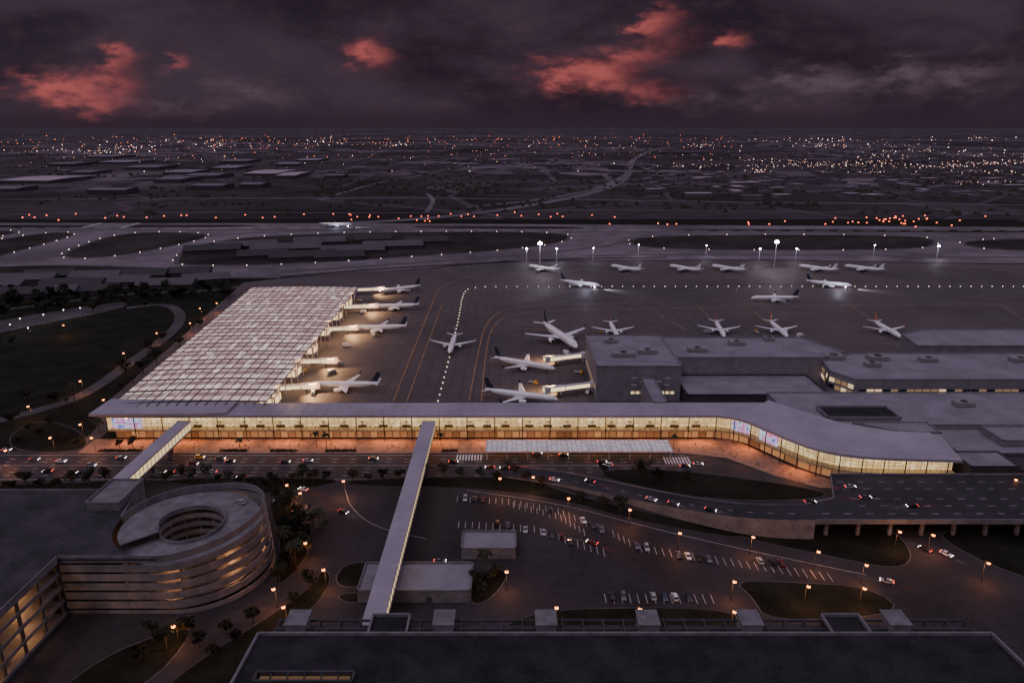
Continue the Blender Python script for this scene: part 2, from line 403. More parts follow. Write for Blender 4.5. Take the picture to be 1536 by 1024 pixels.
for p in isl:
    w = pxpoly(p,2)
    struct('shoulder', MB().sheet(w, .14), M['shoulder']); struct('infield', MB().sheet(shrink(w,7), .17), M['infield'])
mb = MB(); ribbon(mb, chaikin([G(*q) for q in ((420,416),(560,404),(700,396),(860,388),(1000,386))],2,False), 8, .17); struct('verge', mb, M['infield'])
mb = MB()
for k in range(14): 
    x, y, _ = G(140+k*4.2, 338); mb.box(x-4,x+4,y-30,y+30,.18,.19)
for px in range(-100,1700,36):
    x, y, _ = G(px, 346-(px<500)*4); mb.box(x-12,x+12,y-1,y+1,.18,.19)
struct('runway_marking', mb, M['white_mark'])
for pts_ in ([(-100,394),(60,390),(240,360),(420,346),(700,343)],[(-100,344),(500,345),(1000,348),(1700,353)],[(420,408),(700,389),(900,372),(960,358)],[(880,384),(1100,381),(1400,386),(1700,386)]):
    mb = MB(); ribbon(mb, chaikin([G(*q) for q in pts_],3,False), 9, .1); struct('taxiway_wear', mb, M['apron'])
struct('landside_pavement', MB().sheet([(-420,80),(420,80),(420,346),(120,346),(90,361),(-205,361),(-235,346),(-420,346)], .06), M['asphalt'])
struct('terminal_road', MB().sheet([(-460,313),(20,313),(70,306),(140,290),(330,288),(330,303),(150,304),(122,322),(95,341),(-205,342),(-300,342),(-460,342)], .1), M['road'])
mb = MB()
for y in (318.5,322.2,325.9,333,336.6):
    x = -450
    while x < 90:
        if not (y < 321 and x > 20): mb.box(x,x+3,y-.1,y+.1,.105,.115)
        x += 9
for y in (329.3,314.3,341): mb.box(-450,20 if y < 315 else 88,y-.1,y+.1,.105,.115)
for k in range(9): mb.box(-28+k*1.5,-27.2+k*1.5,335,341.8,.118,.124)
for k in range(9): mb.box(76+k*1.5,76.8+k*1.5,331,339,.118,.124)
struct('lane_marking', mb, M['white_mark'])
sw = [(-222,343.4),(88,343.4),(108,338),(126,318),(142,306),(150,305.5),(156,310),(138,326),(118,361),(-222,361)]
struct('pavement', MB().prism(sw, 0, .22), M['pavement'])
struct('kerb', MB().prism([(-222,342.6),(88,342.6),(107.5,337.3),(125.5,317.3),(126,318),(108,338),(88,343.4),(-222,343.4)], 0, .2), M['kerb'])
def road_px(name, pts, w, z=.09, m='road', sm=2):
    mb = MB(); ribbon(mb, chaikin([G(*q) for q in pts], sm, False), w, z); return struct(name, mb, M[m])
M['lane'] = mat('pale_lane', (.055,.048,.055), .85, .3, .05)
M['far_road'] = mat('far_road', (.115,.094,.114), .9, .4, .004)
road_px('service_road', [(-60,645),(60,615),(130,592),(200,540),(262,497),(274,470),(250,455),(190,462)], 9, m='lane')
road_px('service_road', [(60,700),(120,672),(155,645),(165,622),(185,590),(255,527),(330,465),(350,440)], 8, m='lane')
road_px('service_road', [(-40,470),(80,455),(190,440),(330,436),(380,425)], 8, m='lane')
struct('parking_lot', MB().sheet(pxpoly([(-60,492),(60,470),(150,456),(195,452),(180,464),(60,486),(-60,512)],1), .07), M['lane'])
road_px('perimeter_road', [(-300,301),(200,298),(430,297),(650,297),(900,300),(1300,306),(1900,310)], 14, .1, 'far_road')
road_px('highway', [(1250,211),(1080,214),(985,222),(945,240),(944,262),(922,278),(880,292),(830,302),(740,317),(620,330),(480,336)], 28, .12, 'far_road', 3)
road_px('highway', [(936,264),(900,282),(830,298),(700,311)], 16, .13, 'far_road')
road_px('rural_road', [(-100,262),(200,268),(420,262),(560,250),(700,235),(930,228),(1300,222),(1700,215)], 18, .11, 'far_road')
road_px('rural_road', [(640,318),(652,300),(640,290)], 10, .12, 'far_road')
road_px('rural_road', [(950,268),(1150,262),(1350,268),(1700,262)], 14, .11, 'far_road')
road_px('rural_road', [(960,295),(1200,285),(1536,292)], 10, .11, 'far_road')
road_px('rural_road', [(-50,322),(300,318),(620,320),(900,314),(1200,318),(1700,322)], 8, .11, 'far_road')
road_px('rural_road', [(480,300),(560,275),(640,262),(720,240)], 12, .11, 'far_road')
g_isl = [[(-40,729),(150,722),(225,716),(215,726),(150,735),(-40,742)],
 [(235,722),(300,716),(500,717),(512,724),(420,738),(380,742),(360,735),(300,728)],
 [(402,748),(420,762),(436,752),(462,790),(466,830),(430,870),(412,880),(422,820)],
 [(150,985),(255,945),(300,940),(215,1040),(60,1060)],
 [(285,1000),(400,925),(470,880),(487,850),(500,868),(470,915),(400,950),(330,1060),(200,1070)],
 [(500,868),(518,843),(570,842),(548,880),(512,882)],
 [(500,892),(545,886),(560,902),(520,906)],
 [(704,905),(706,862),(766,850),(752,885),(722,907)],
 [(752,938),(830,911),(1085,911),(1125,936),(1100,945),(760,945)],
 [(1098,870),(1180,872),(1310,880),(1362,922),(1150,934),(1128,896)],
 [(1080,792),(1330,785),(1374,830),(1352,856),(1240,834),(1120,808)],
 [(1405,793),(1600,785),(1620,890),(1500,855),(1420,815)],
 [(870,706),(1010,702),(1240,735),(1235,748),(1120,752),(1000,742)],
 [(518,719),(792,713),(835,735),(980,772),(1116,800),(1108,808),(960,782),(840,747),(700,729),(525,728)],
 [(10,652),(60,628),(110,640),(135,660),(120,678),(20,678)],
 [(160,668),(200,663),(275,672),(270,682),(170,682)]]
for p in g_isl:
    w = pxpoly(p, 2)
    struct('kerb', MB().prism(w, .0, .16), M['kerb']); struct('lawn', MB().sheet(shrink(w,.55), .17), M['grass'])
# ------------------------------------------------------------------ far buildings, city lights
roofs = [mat('warehouse_roof_a',(.2,.17,.23),.6,.1,.02), mat('warehouse_roof_b',(.13,.115,.145),.6,.15,.02), mat('warehouse_roof_c',(.32,.255,.31),.6,.1,.02)]
wh = [(35,276,95,9,2),(0,288,60,5,1),(170,246,60,6,0),(150,238,50,4,1),(265,262,52,5,0),(300,268,60,5,1),(390,264,62,11,2),(428,268,36,7,2),(250,275,50,6,1),(335,255,45,5,0),(210,255,60,5,1),(120,262,40,4,1),(460,243,40,4,0),(375,283,40,4,1),(160,292,70,4,1),(430,250,40,3,0),(350,245,50,4,1),(90,250,50,4,1),(500,268,34,3,1),(310,285,60,4,1)]
for i, (px, py, w, h_, r) in enumerate(sorted(wh)):
    x, y, _ = G(px, py); x1, y1, _ = G(px, py-h_); sc_ = math.hypot(y,H)/F
    W_ = w*sc_*.8; D_ = min((y1-y)*.85, 230); z = 8+(i % 3)*1.5
    t = thing('warehouse', f'long low pale roofed warehouse beyond the airfield, {nth(i)} of the warehouses from left', 'warehouse', (x,y,0), random.uniform(-.06,.06), 'warehouses beyond the airfield')
    MB().box(-W_/2,W_/2,0,D_,0,z).build('wall', M['dark_wall'], t)
    MB().add([(-W_/2-1,-1,z+.1),(W_/2+1,-1,z+.1),(W_/2+1,D_+1,z+.1),(-W_/2-1,D_+1,z+.1),(-W_/2-1,D_/2,z+3),(W_/2+1,D_/2,z+3)],[(0,1,5,4),(4,5,2,3),(0,4,3),(1,2,5),(0,3,2,1)]).build('roof', roofs[r], t)
fb = mat('town_wall',(.12,.1,.12),.8,.2,.02)
protos = []
for k in range(4):
    w, d_, h_ = ((22,14,7),(34,18,9),(48,24,8),(26,22,14))[k]
    t = thing('town_building', 'small pale flat roofed building in the distant town', 'building', (0,0,0), 0, 'small buildings of the distant town')
    MB().box(-w/2,w/2,-d_/2,d_/2,0,h_).build('wall', fb, t); MB().prism([(-w/2-1,-d_/2-1),(w/2+1,-d_/2-1),(w/2+1,d_/2+1),(-w/2-1,d_/2+1)],h_+.05,h_+1).build('roof', roofs[k % 3], t); protos.append(t)
used = set(); cnt = 0
while cnt < 290:
    px = random.choice([random.uniform(950,1560), random.uniform(950,1560), random.uniform(560,940), random.uniform(-20,1560)]); py = random.uniform(214, 300)
    if 890 < px < 965 and py > 215: continue
    if px < 940 and py > 262: continue
    k = random.randrange(4)
    o = protos[k] if k not in used else copy_tree(protos[k]); used.add(k)
    o.location = G(px, py); o.rotation_euler = (0,0,random.choice((0,.3,-.2,PI/2))); f = random.uniform(.6,1.3); o.scale = (f,f,1); cnt += 1
mb = MB(); r = random.Random(3)
for _ in range(330):
    cx, cy = r.uniform(-20,1560), r.uniform(208,322)
    if cy > 292 and r.random() < .72: continue
    x0, y0, _z = G(cx,cy); R_ = r.uniform(25,110)
    for _k in range(9):
        x = x0+r.gauss(0,R_); y = y0+r.gauss(0,R_*.5); w = r.uniform(5,10); h_ = r.uniform(4,8); an = r.uniform(0,3.14); c_, s_ = math.cos(an)*w, math.sin(an)*w
        mb.add([(x-c_,y-s_,0),(x+s_,y-c_,0),(x+c_,y+s_,0),(x-s_,y+c_,0),(x+r.uniform(-3,3),y,h_)],[(0,1,4),(1,2,4),(2,3,4),(3,0,4)])
tag(mb.build('woodland', M['leaf']), 'dark scattered woodland patches in the country beyond the runway', 'woodland', None, 'stuff')
def dots(label, col, s, n, fn):
    mb = MB()
    for _ in range(n):
        px, py = fn(); x, y, _z = G(px, py); r = math.hypot(x,y)*random.choice((.00013,.00016,.0002,.00026,.0004)); z = 8+r
        mb.add([(x-r,y,z),(x,y-r,z),(x+r,y,z),(x,y+r,z),(x,y,z+r),(x,y,z-r)], [(0,1,4),(1,2,4),(2,3,4),(3,0,4),(1,0,5),(2,1,5),(3,2,5),(0,3,5)])
    return tag(mb.build('city_lights', emat('city_glow', col, s)), label, 'city lights', None, 'stuff')
clus = [(random.uniform(950,1536), random.uniform(206,262), random.uniform(10,60)) for _ in range(22)]+[(random.uniform(0,950), random.uniform(206,240), random.uniform(20,60)) for _ in range(10)]
def rnd_city():
    r = random.random()
    if r < .68: c_ = random.choice(clus); return random.gauss(c_[0],c_[2]), c_[1]+random.gauss(0,1.8)
    if r < .8: return random.uniform(700,1536), 210+abs(random.gauss(0,20))
    if r < .9: return random.uniform(0,1000), random.uniform(205,262)
    return random.gauss(1480,40), random.choice((248,262,278))+random.gauss(0,2)
def safe(fn):
    def g():
        while True:
            p = fn()
            if p[1] > 201: return p
    return g
dots('warm pinkish lights scattered across the distant city up to the horizon', (1,.5,.36), 5, 800, safe(rnd_city))
dots('pale white lights scattered across the distant city up to the horizon', (1,.8,.7), 7, 420, safe(rnd_city))
dots('orange red lights strung along distant roads near the horizon', (1,.22,.08), 6, 340, safe(lambda: (random.uniform(0,1100), random.choice((208,210,213,222,236))+random.gauss(0,2.4))))
# ------------------------------------------------------------------ airfield lights (individuals)
def ground_light(name, m, r, label, group, cat='airfield light'):
    t = thing(name, label, cat, (0,0,0), 0, group)
    MB().tube([(0,0,0),(0,0,r*.6)], [r*.5,r*.4], 6).build('base', M['steel'], t)
    MB().tube([(0,0,r*.6),(0,0,r*1.2),(0,0,r*1.7)], [r,r*.9,r*.3], 6).build('lens', m, t)
    return t
def scatter_lights(proto, pts):
    for i, p in enumerate(pts):
        o = proto if i == 0 else copy_tree(proto); o.location = (p[0],p[1],.12)
pts = []
for p, step in ((isl[0],34),(isl[1],34),(isl[2],40),(isl[3],40),(isl[4],60),(isl[5],60)):
    w = [(*q,0) for q in pxpoly(p,2)]; w.append(w[0])
    pts += [q[0] for q in resample(w, step) if -1.0 < q[0].x/q[0].y < 1.0]
scatter_lights(ground_light('taxiway_light', M['taxi_light'], .5, 'small yellowish edge light beside the pale looping taxiways', 'edge lights along the taxiways'), pts)
cl = chaikin([G(*q) for q in ((657,602),(672,545),(688,480),(694,440),(706,431),(760,430),(1000,430),(1560,430))],2,False)
pts = [q[0] for q in resample(cl, 11)]
scatter_lights(ground_light('apron_light', M['taxi_light'], .3, 'small white light in the dotted guide line across the apron', 'dotted guide line lights on the apron'), pts)
px = -10; pts = []
while px < 900:
    px += random.choice((8,10,18,26,34,44)); pts.append(G(px, 325+random.gauss(0,2.2)))
pts += [G(random.gauss(640,55), random.gauss(326,4)) for _ in range(12)]+[G(random.gauss(1350,45), random.gauss(331,4)) for _ in range(30)]+[G(random.uniform(880,1536), random.gauss(335,2)) for _ in range(12)]
scatter_lights(ground_light('runway_light', M['red_light'], 1.25, 'red glowing light in the row along the far side of the runway', 'red lights beyond the runway'), pts)
mb = MB()
for pts_, w in (([(590,602),(622,520),(650,450),(662,428),(720,410)],.6),([(610,602),(640,520),(664,455)],.5),([(703,602),(715,540),(728,482),(760,462),(830,458),(1000,452)],.6),([(722,602),(727,540),(736,490),(765,470),(860,464),(1300,458),(1600,455)],.6),
               ([(735,498),(790,492),(850,500)],.5),([(985,470),(1030,495)],.5),([(1050,460),(1085,500)],.5),([(1120,458),(1170,500)],.5),([(1270,455),(1340,500)],.5),([(560,440),(660,432)],.5),([(570,460),(650,455)],.5),([(560,490),(640,488)],.5),([(540,578),(600,576)],.5),([(1500,455),(1536,480)],.5),([(706,418),(1100,416),(1600,416)],.5),([(730,540),(770,548),(830,552)],.45),([(720,590),(760,598),(830,598)],.45)):
    ribbon(mb, chaikin([G(*q) for q in pts_],2,False), w, .135)
struct('apron_marking', mb, M['yellow_mark'])
# ------------------------------------------------------------------ aircraft
def make_plane(fin, label):
    t = thing('airliner', label, 'airplane')
    prof = [(22.2,.05,3.3),(21.9,.5,3.32),(21.0,1.1,3.5),(19.2,1.68,3.78),(17,1.97,3.9),(8,1.97,3.9),(-9,1.97,3.9),(-14,1.7,4.15),(-18,1.15,4.6),(-21,.55,5.0),(-22.2,.2,5.15)]
    n = 14; vs = []; fs = []
    for x, r, z in prof:
        for k in range(n): vs.append((x, r*math.cos(2*PI*k/n), z+r*math.sin(2*PI*k/n)))
    for i in range(len(prof)-1):
        for k in range(n): fs.append((i*n+k, i*n+(k+1)%n, (i+1)*n+(k+1)%n, (i+1)*n+k))
    fs += [tuple(range(n)), tuple(range((len(prof)-1)*n, len(prof)*n))]
    fu = MB().add(vs, fs).build('fuselage', M['plane'], t, smooth=True)
    for s in (-1,1):
        mb = MB()
        for k in range(44):
            x = 14.6-k*.66; mb.add([(x,s*1.965,4.2),(x-.32,s*1.965,4.2),(x-.32,s*1.93,4.55),(x,s*1.93,4.55)],[(0,1,2,3)])
        mb.build('window_row', M['dark_glass'], fu, recalc=False)
        w = MB().foil([(3.6,s*1.5,2.9,7.0,.9),(1.2,s*6,3.35,4.6,.6),(-5.0,s*17,4.4,1.7,.22)], (0,0,1)).build('wing', M['plane_wing'], t)
        MB().foil([(-5.05,s*17.02,4.36,1.6,.2),(-6.3,s*17.7,6.5,.8,.08)], (0,1,0)).build('winglet', fin if fin is not M['fin_white'] else M['plane'], w)
        MB().foil([(-17.4,s*.5,5.0,3.6,.4),(-20.6,s*6.2,5.7,1.6,.15)], (0,0,1)).build('stabilizer', M['plane_wing'], t)
        en = MB().tube([(5.0,s*5.7,2.1),(4.6,s*5.7,2.1),(3,s*5.7,2.1),(1.4,s*5.7,2.1),(.2,s*5.7,2.15)], [1.0,1.15,1.2,1.05,.6], 12).build('engine', M['plane'], t, smooth=False)
        MB().tube([(5.03,s*5.7,2.1),(5.06,s*5.7,2.1)], [.88,.86], 12).build('fan', M['black'], en)
        MB().foil([(3.6,s*5.7,3.0,4,.3),(2.2,s*5.7,3.6,3,.25)], (0,1,0)).build('pylon', M['plane_wing'], en)
        g = MB().tube([(-1.2,s*3.4,3.0),(-1.2,s*3.4,.6)], .16, 6).build('landing_gear', M['steel'], t)
        MB().tube([(-1.2,s*3.4-.5,.58),(-1.2,s*3.4+.5,.58)], .58, 10).build('wheel', M['black'], g)
        MB().add([(20.6,s*.25,4.62),(20.35,s*1.02,4.42),(19.55,s*1.28,4.82),(19.9,s*.25,5.2)],[(0,1,2,3)]).build('cockpit_window', M['dark_glass'], fu, recalc=False)
    MB().foil([(-14.2,0,5.7,6.4,.3),(-16.6,0,6.3,4.6,.45),(-20.4,0,11.9,2.3,.18)], (0,1,0)).build('tail_fin', fin, t)
    g = MB().tube([(16,0,2.3),(16,0,.5)], .12, 6).build('landing_gear', M['steel'], t)
    MB().tube([(16,-.3,.4),(16,.3,.4)], .4, 8).build('wheel', M['black'], g)
    return t
FIN = {'b': M['fin_blue'], 'o': M['fin_orange'], 'w': M['fin_white']}
PL = [
 ((570,437),(628,428),1.0,'b','dark tailed white airliner at the farthest gate of the glowing pier'),
 ((556,460),(628,456),1.0,'b','dark tailed white airliner at the second farthest gate of the glowing pier'),
 ((528,492),(606,488),1.05,'b','dark tailed white airliner at the middle gate of the glowing pier'),
 ((465,577),(568,574),1.02,'b','dark tailed white airliner at the pier gate nearest the long terminal roof'),
 ((673,533),(684,497),1.0,'w','white airliner taxiing toward the camera on the dotted guide line'),
 ((871,524),(811,480),1.5,'b','largest white wide body airliner with tall dark tail beside the grey concourse'),
 ((826,552),(748,536),1.05,'b','dark tailed airliner parked at the grey concourse behind the nearest one'),
 ((827,598),(737,584),1.05,'b','dark tailed airliner parked just behind the long terminal roof'),
 ((928,508),(914,480),1.0,'o','rust tailed airliner nosed in behind the grey concourse, leftmost of four'),
 ((1088,507),(1072,478),1.0,'o','rust tailed airliner nosed in behind the grey concourse, second of four from left'),
 ((1184,507),(1152,478),1.0,'o','rust tailed airliner nosed in behind the grey concourse, third of four from left'),
 ((1354,507),(1308,479),1.0,'o','rust tailed airliner nosed in beside the flat roofs, rightmost of four'),
 ((1127,447),(1197,445),1.0,'b','dark tailed airliner standing alone mid apron with its nose to the left'),
 ((897,428),(844,420),1.0,'b','navy tailed airliner taxiing right with lights on, left of the two'),
 ((1272,428),(1215,421),1.0,'b','navy tailed airliner taxiing right with lights on, right of the two'),
]
rowx = [(789,840),(914,964),(1002,1053),(1065,1119),(1195,1259),(1262,1330)]
for i, (x0, x1) in enumerate(rowx): PL.append(((x0,398),(x1,405),1.0,'w',f'pale airliner parked in the remote row by the taxiway, {nth(i)} from left'))
PL.append(((530,337),(478,335),1.25,'b','airliner rolling on the distant runway with its landing lights on'))
PP = {}
for i, (no, ta, sc_, fn, lb) in enumerate(PL):
    a_ = Vector(G(*no, 3.5*sc_)); b_ = Vector(G(*ta, 5*sc_)); c_ = (a_+b_)/2; ang = math.atan2(a_.y-b_.y, a_.x-b_.x)
    if fn not in PP: o = PP[fn] = make_plane(FIN[fn], lb)
    else: o = copy_tree(PP[fn]); o['label'] = lb
    if i > 14 and i < 21: o['group'] = 'airliners parked in the remote row'
    o.location = (c_.x, c_.y, .14); o.rotation_euler = (0,0,ang); o.scale = (sc_,)*3
    PL[i] = PL[i]+(c_, ang, o)
for i in (13,14,21):
    c_, ang, o = PL[i][5:8]; dx, dy = math.cos(ang), math.sin(ang); sc_ = PL[i][2]
    p = c_+Vector((dx,dy,0))*16.6*sc_
    light('SPOT', (p.x+dx*6,p.y+dy*6,2.6), 90000, (.92,.95,1), name='landing_light_beam', d=(dx,dy,-.07), spot_size=.9, spot_blend=.6, shadow_soft_size=.3)
    light('POINT', (c_.x+dx*2-dy*6,c_.y+dy*2-14,9), 6000, (.75,.8,1), name='apron_glow', shadow_soft_size=1)
    MB().tube([(16.2,0,1.5),(16.5,0,1.5)], .5, 8).build('landing_light', M['flood'], o)
# ------------------------------------------------------------------ jet bridges and service vehicles
def jet_bridge(A, B, label):
    A = Vector((*A,0)); B = Vector((*B,0)); d_ = B-A; L = d_.length; ang = math.atan2(d_.y,d_.x)
    t = thing('jet_bridge', label, 'jet bridge', (A.x,A.y,.13), ang, None)
    MB().tube([(0,0,0),(0,0,3.2)], .6, 10).build('pillar', M['white_steel'], t)
    MB().tube([(0,0,3.2),(0,0,6.9)], 2.3, 12).build('rotunda', M['white_steel'], t)
    tn = MB().box(2,L*.6,-1.5,1.5,3.5,6.4).box(L*.6,L-2.5,-1.75,1.75,3.35,6.6).build('tunnel', M['white_steel'], t)
    for s in (-1,1):
        MB().box(2.5,L*.6-.3,s*1.51-.02,s*1.51+.02,3.9,6.1).box(L*.6+.3,L-3,s*1.77-.02,s*1.77+.02,3.8,6.3).build('window', M['bridge_glow'], tn)
    MB().box(L-2.5,L+1,-2.3,2.3,3.3,6.9).build('cab', M['white_steel'], t)
    MB().box(L+1.0,L+1.06,-1.6,1.6,4.0,6.2).build('cab_opening', M['bridge_glow'], t)
    lg = MB().box(L*.72-.3,L*.72+.3,-1.4,-1.0,.8,3.35).box(L*.72-.3,L*.72+.3,1.0,1.4,.8,3.35).box(L*.72-.4,L*.72+.4,-1.6,1.6,.5,.9).build('support_leg', M['steel'], t)
    for s in (-1,1): MB().tube([(L*.72,s*1.7-.25,.5),(L*.72,s*1.7+.25,.5)], .5, 10).build('wheel', M['black'], lg)
    light('SPOT', (L*.8,-3,9.5), 60000, (1,.56,.22), t, 'gate_floodlight', (.45,-.35,-1), spot_size=2.1, spot_blend=.8, shadow_soft_size=1.0)
    return t
def pier_x(y, right=True, inset=0):
    f = (y-376)/299.; return (-134-10*f-inset) if right else (-217-27*f+inset)
gates = ['farthest','second farthest','middle','nearest']
for i in range(4):
    c_, ang = PL[i][5], PL[i][6]; nx_ = c_.x-20*PL[i][2]
    jet_bridge((pier_x(c_.y-10,True,10), c_.y-10), (nx_+5, c_.y-4.5), f'white lit jet bridge reaching the airliner at the {gates[i]} pier gate')
x_, y_, _ = G(492,540,5); jet_bridge((pier_x(y_,True,10), y_-3), (x_+6, y_-1), 'white lit jet bridge at the empty pier gate')
for i, w in ((6,'second airliner behind terminal roof'),(7,'airliner nearest terminal roof')):
    c_ = PL[i][5]; jet_bridge((50.5, c_.y+16), (c_.x+15, c_.y+5.5), f'white lit jet bridge from grey concourse to the {w}')
SV = {}
svm = [mat('service_white',(.6,.6,.62),.4,.1,.5,coord='O'), mat('service_yellow',(.5,.3,.05),.4,.1,.5,coord='O'), mat('service_grey',(.25,.25,.28),.4,.1,.5,coord='O')]
def service_truck(k, x, y, rz, label):
    if k not in SV:
        t = thing('service_truck', label, 'truck'); m = svm[k]
        MB().add([(1.2,-1.1,.5),(3.2,-1.1,.5),(3.2,1.1,.5),(1.2,1.1,.5),(1.2,-1.05,2.4),(2.6,-1.05,2.4),(2.6,1.05,2.4),(1.2,1.05,2.4),(3.2,-1.1,1.4),(3.2,1.1,1.4)],[(0,3,2,1),(4,5,6,7),(0,1,8,5,4),(3,7,6,9,2),(1,2,9,8),(8,9,6,5),(0,4,7,3)]).build('cab', m, t)
        MB().add([(3.16,-.9,1.5),(3.16,.9,1.5),(2.68,.9,2.3),(2.68,-.9,2.3)],[(0,1,2,3)]).build('windscreen', M['dark_glass'], t)
        MB().box(-3.2,1.1,-1.2,1.2,.7,2.9 if k != 1 else 1.3).build('cargo_box', svm[0] if k == 0 else svm[2], t)
        for x_ in (-2.2,2.3):
            for s in (-1,1): MB().tube([(x_,s*1.0-.15,.45),(x_,s*1.0+.15,.45)], .45, 10).build('wheel', M['black'], t)
        SV[k] = t; o = t
    else: o = copy_tree(SV[k]); o['label'] = label
    o.location = (x,y,.13); o.rotation_euler = (0,0,rz); o['group'] = 'service trucks on the apron'; return o
cn = ['white boxy','yellow flatbed','grey boxy']
sv = [(492,500),(505,472),(498,560),(522,445),(455,560),(470,545),(545,470),(540,452),(470,592),(520,520),(868,560),(882,590),(850,532),(905,500),(1060,500),(1200,505),(1135,500),(510,548),(560,505),(800,575),(780,605)]
for i, (px, py) in enumerate(sv):
    x, y, _ = G(px, py); service_truck(i % 3, x, y, random.uniform(0,6.28), f'{cn[i%3]} service truck on the apron, '+('beside the glowing pier' if px < 700 else 'by the grey concourse')+f', {nth(i)} of the apron trucks')
# ------------------------------------------------------------------ pier with glowing roof
FL, FR, BR, BL = G2(168,605,16), G2(400,601,16), G2(537,430,16), G2(378,430,16)
pier = thing('pier_concourse', 'long pier building under a glowing pinkish white lattice roof', 'airport pier', ((FL[0]+FR[0])/2, FL[1], 0))
def bil(u, v):
    a_ = Vector(FL).lerp(Vector(FR), u); b_ = Vector(BL).lerp(Vector(BR), u); p = a_.lerp(b_, v); return (p.x, p.y)
MB().prism([bil(.06,.0),bil(.88,.0),bil(.9,.985),bil(.06,.985)], 0, 13.2).build('wall', M['wall'], pier, world=True)
NU, NV = 16, 64; mb = MB()
def rz_(u, v): return 15.2+.2*abs(math.sin(v*PI*16))+.9*math.sin(u*PI)
mb.add([(*bil(i/NU,j/NV), rz_(i/NU,j/NV)) for j in range(NV+1) for i in range(NU+1)], [(j*(NU+1)+i,j*(NU+1)+i+1,(j+1)*(NU+1)+i+1,(j+1)*(NU+1)+i) for j in range(NV) for i in range(NU)])
ro = mb.build('roof', M['pier_roof'], pier, world=True, recalc=False)
uvl = ro.data.uv_layers.new(name='UVMap')
for lp in ro.data.loops:
    k = lp.vertex_index; uvl.data[lp.index].uv = ((k % (NU+1))/NU, (k//(NU+1))/NV)
M['beam'] = mat('roof_beam_paint', (.08,.066,.075), .6, .15, 1, spec=.1)
for k in range(NU+1):
    u = k/NU; MB().bar((*bil(u,-.02),rz_(u,0)+.5),(*bil(u,1.006),rz_(u,0)+.5),.5 if k % 4 == 0 else .3,.3).build('roof_beam', M['beam'], ro)
for k in range(17):
    v_ = k/16; mb = MB(); n_ = 8; dz = .42
    for q in range(n_): mb.bar((*bil(q/n_,v_),15.35+dz+.9*math.sin(q/n_*PI)),(*bil((q+1)/n_,v_),15.35+dz+.9*math.sin((q+1)/n_*PI)),.7,.5)
    mb.build('roof_truss', M['beam'], ro)
for k in range(21):
    v_ = k/20*.97+.01
    for u in (.02,.97): MB().tube([(*bil(u,v_),0),(*bil(u,v_),15.3)], .35, 6).build('column', M['white_steel'], pier, world=True)
for k in range(20):
    a_ = Vector(bil(.885,(k+.1)/20)); b_ = Vector(bil(.885,(k+.85)/20))
    MB().add([(a_.x+.6,a_.y,4),(b_.x+.6,b_.y,4),(b_.x+.6,b_.y,12),(a_.x+.6,a_.y,12)],[(0,1,2,3)]).build('window', M['gate_glow' if k % 4 else 'warm_dim'], pier, world=True, recalc=False)
    a_ = Vector(bil(.055,(k+.1)/20)); b_ = Vector(bil(.055,(k+.85)/20))
    MB().add([(a_.x-.3,a_.y,4),(b_.x-.3,b_.y,4),(b_.x-.3,b_.y,11.5),(a_.x-.3,a_.y,11.5)],[(0,1,2,3)]).build('window', M['warm_dim'], pier, world=True, recalc=False)
for k in range(6):
    p = bil(.95,(k+.5)/6); light('AREA', (p[0],p[1],14.6), 15000, (1,.56,.26), name='eave_light', d=(.5,0,-1), shape='RECTANGLE', size=5, size_y=34)
for k, v_ in enumerate((.1,.27,.44,.6,.76,.93)):
    p = bil(.93,v_); MB().box(p[0]-5,p[0]+3.2,p[1]-6,p[1]+6,0,9).build('gate_lounge', M['wall'], pier, world=True)
    MB().box(p[0]-3,p[0]+2.5,p[1]-6.08,p[1]-6.02,4,8.2).box(p[0]+3.22,p[0]+3.28,p[1]-5.5,p[1]+5.5,4,8.2).build('window', M['gate_glow'], pier, world=True)
# ------------------------------------------------------------------ terminal hall
term = thing('terminal_hall', 'long glazed terminal hall glowing warm yellow under a pale lilac roof', 'airport terminal', (-50,366,0))
curve = chaikin([(108,360),(120,356),(131,337),(143,318),(160,309.5),(206,308)],2,False)
path = [(-214,360)]+curve
FZ = 5.6
inner = offset(path, 5.2); inner[0] = (-214,365.2)
front = offset(path, -1.9); front[0] = (-217,358.1)
rearp = [(212,336),(190,338),(170,347),(156,362),(146,377),(-217,376)]
def ez(p): return 13.5-max(0,min(1,(p[0]-150)/56.))*.9
rp_ = front+rearp; n_ = len(rp_)
mb = MB(); mb.add([(p[0],p[1],ez(p)) for p in rp_]+[(p[0],p[1],ez(p)+1.3) for p in rp_], [tuple(range(n_-1,-1,-1)),tuple(range(n_,2*n_))]+[(i,(i+1)%n_,n_+(i+1)%n_,n_+i) for i in range(n_)])
rf = mb.build('roof', M['roof'], term, world=True)
MB().prism([(-221,356.5),(-163,356.8),(-150,359),(-150,377),(-221,379)], 14.85, 16.2).build('roof_end', M['roof'], rf)
fold = [(118,358),(131,340),(146,321),(163,314.5),(204,313)]; foldb = [(140,375),(152,361),(166,345),(188,335),(206,334)]
n_ = 5; mb = MB()
mb.add([(p[0],p[1],ez(p)+1.15) for p in fold]+[(p[0],p[1],16.9-max(0,(p[0]-140)/66.)*1.3) for p in foldb]+[(p[0],p[1],13) for p in foldb], [(i,i+1,n_+i+1,n_+i) for i in range(4)]+[(n_+i,n_+i+1,2*n_+i+1,2*n_+i) for i in range(4)]+[(4,2*n_-1,3*n_-1),(0,2*n_,n_)])
mb.build('upper_roof', M['roof'], rf)
mb = MB()
for k in range(54): mb.bar((-213+k*6,358.6,14.84),(-213+k*6,375.6,14.84),.16,.1)
mb.build('roof_rib', M['roof'], rf)
MB().prism(offset(path,.05)+inner[::-1], FZ-.7, FZ).build('floor', M['hall_floor'], term, world=True)
mb = MB()
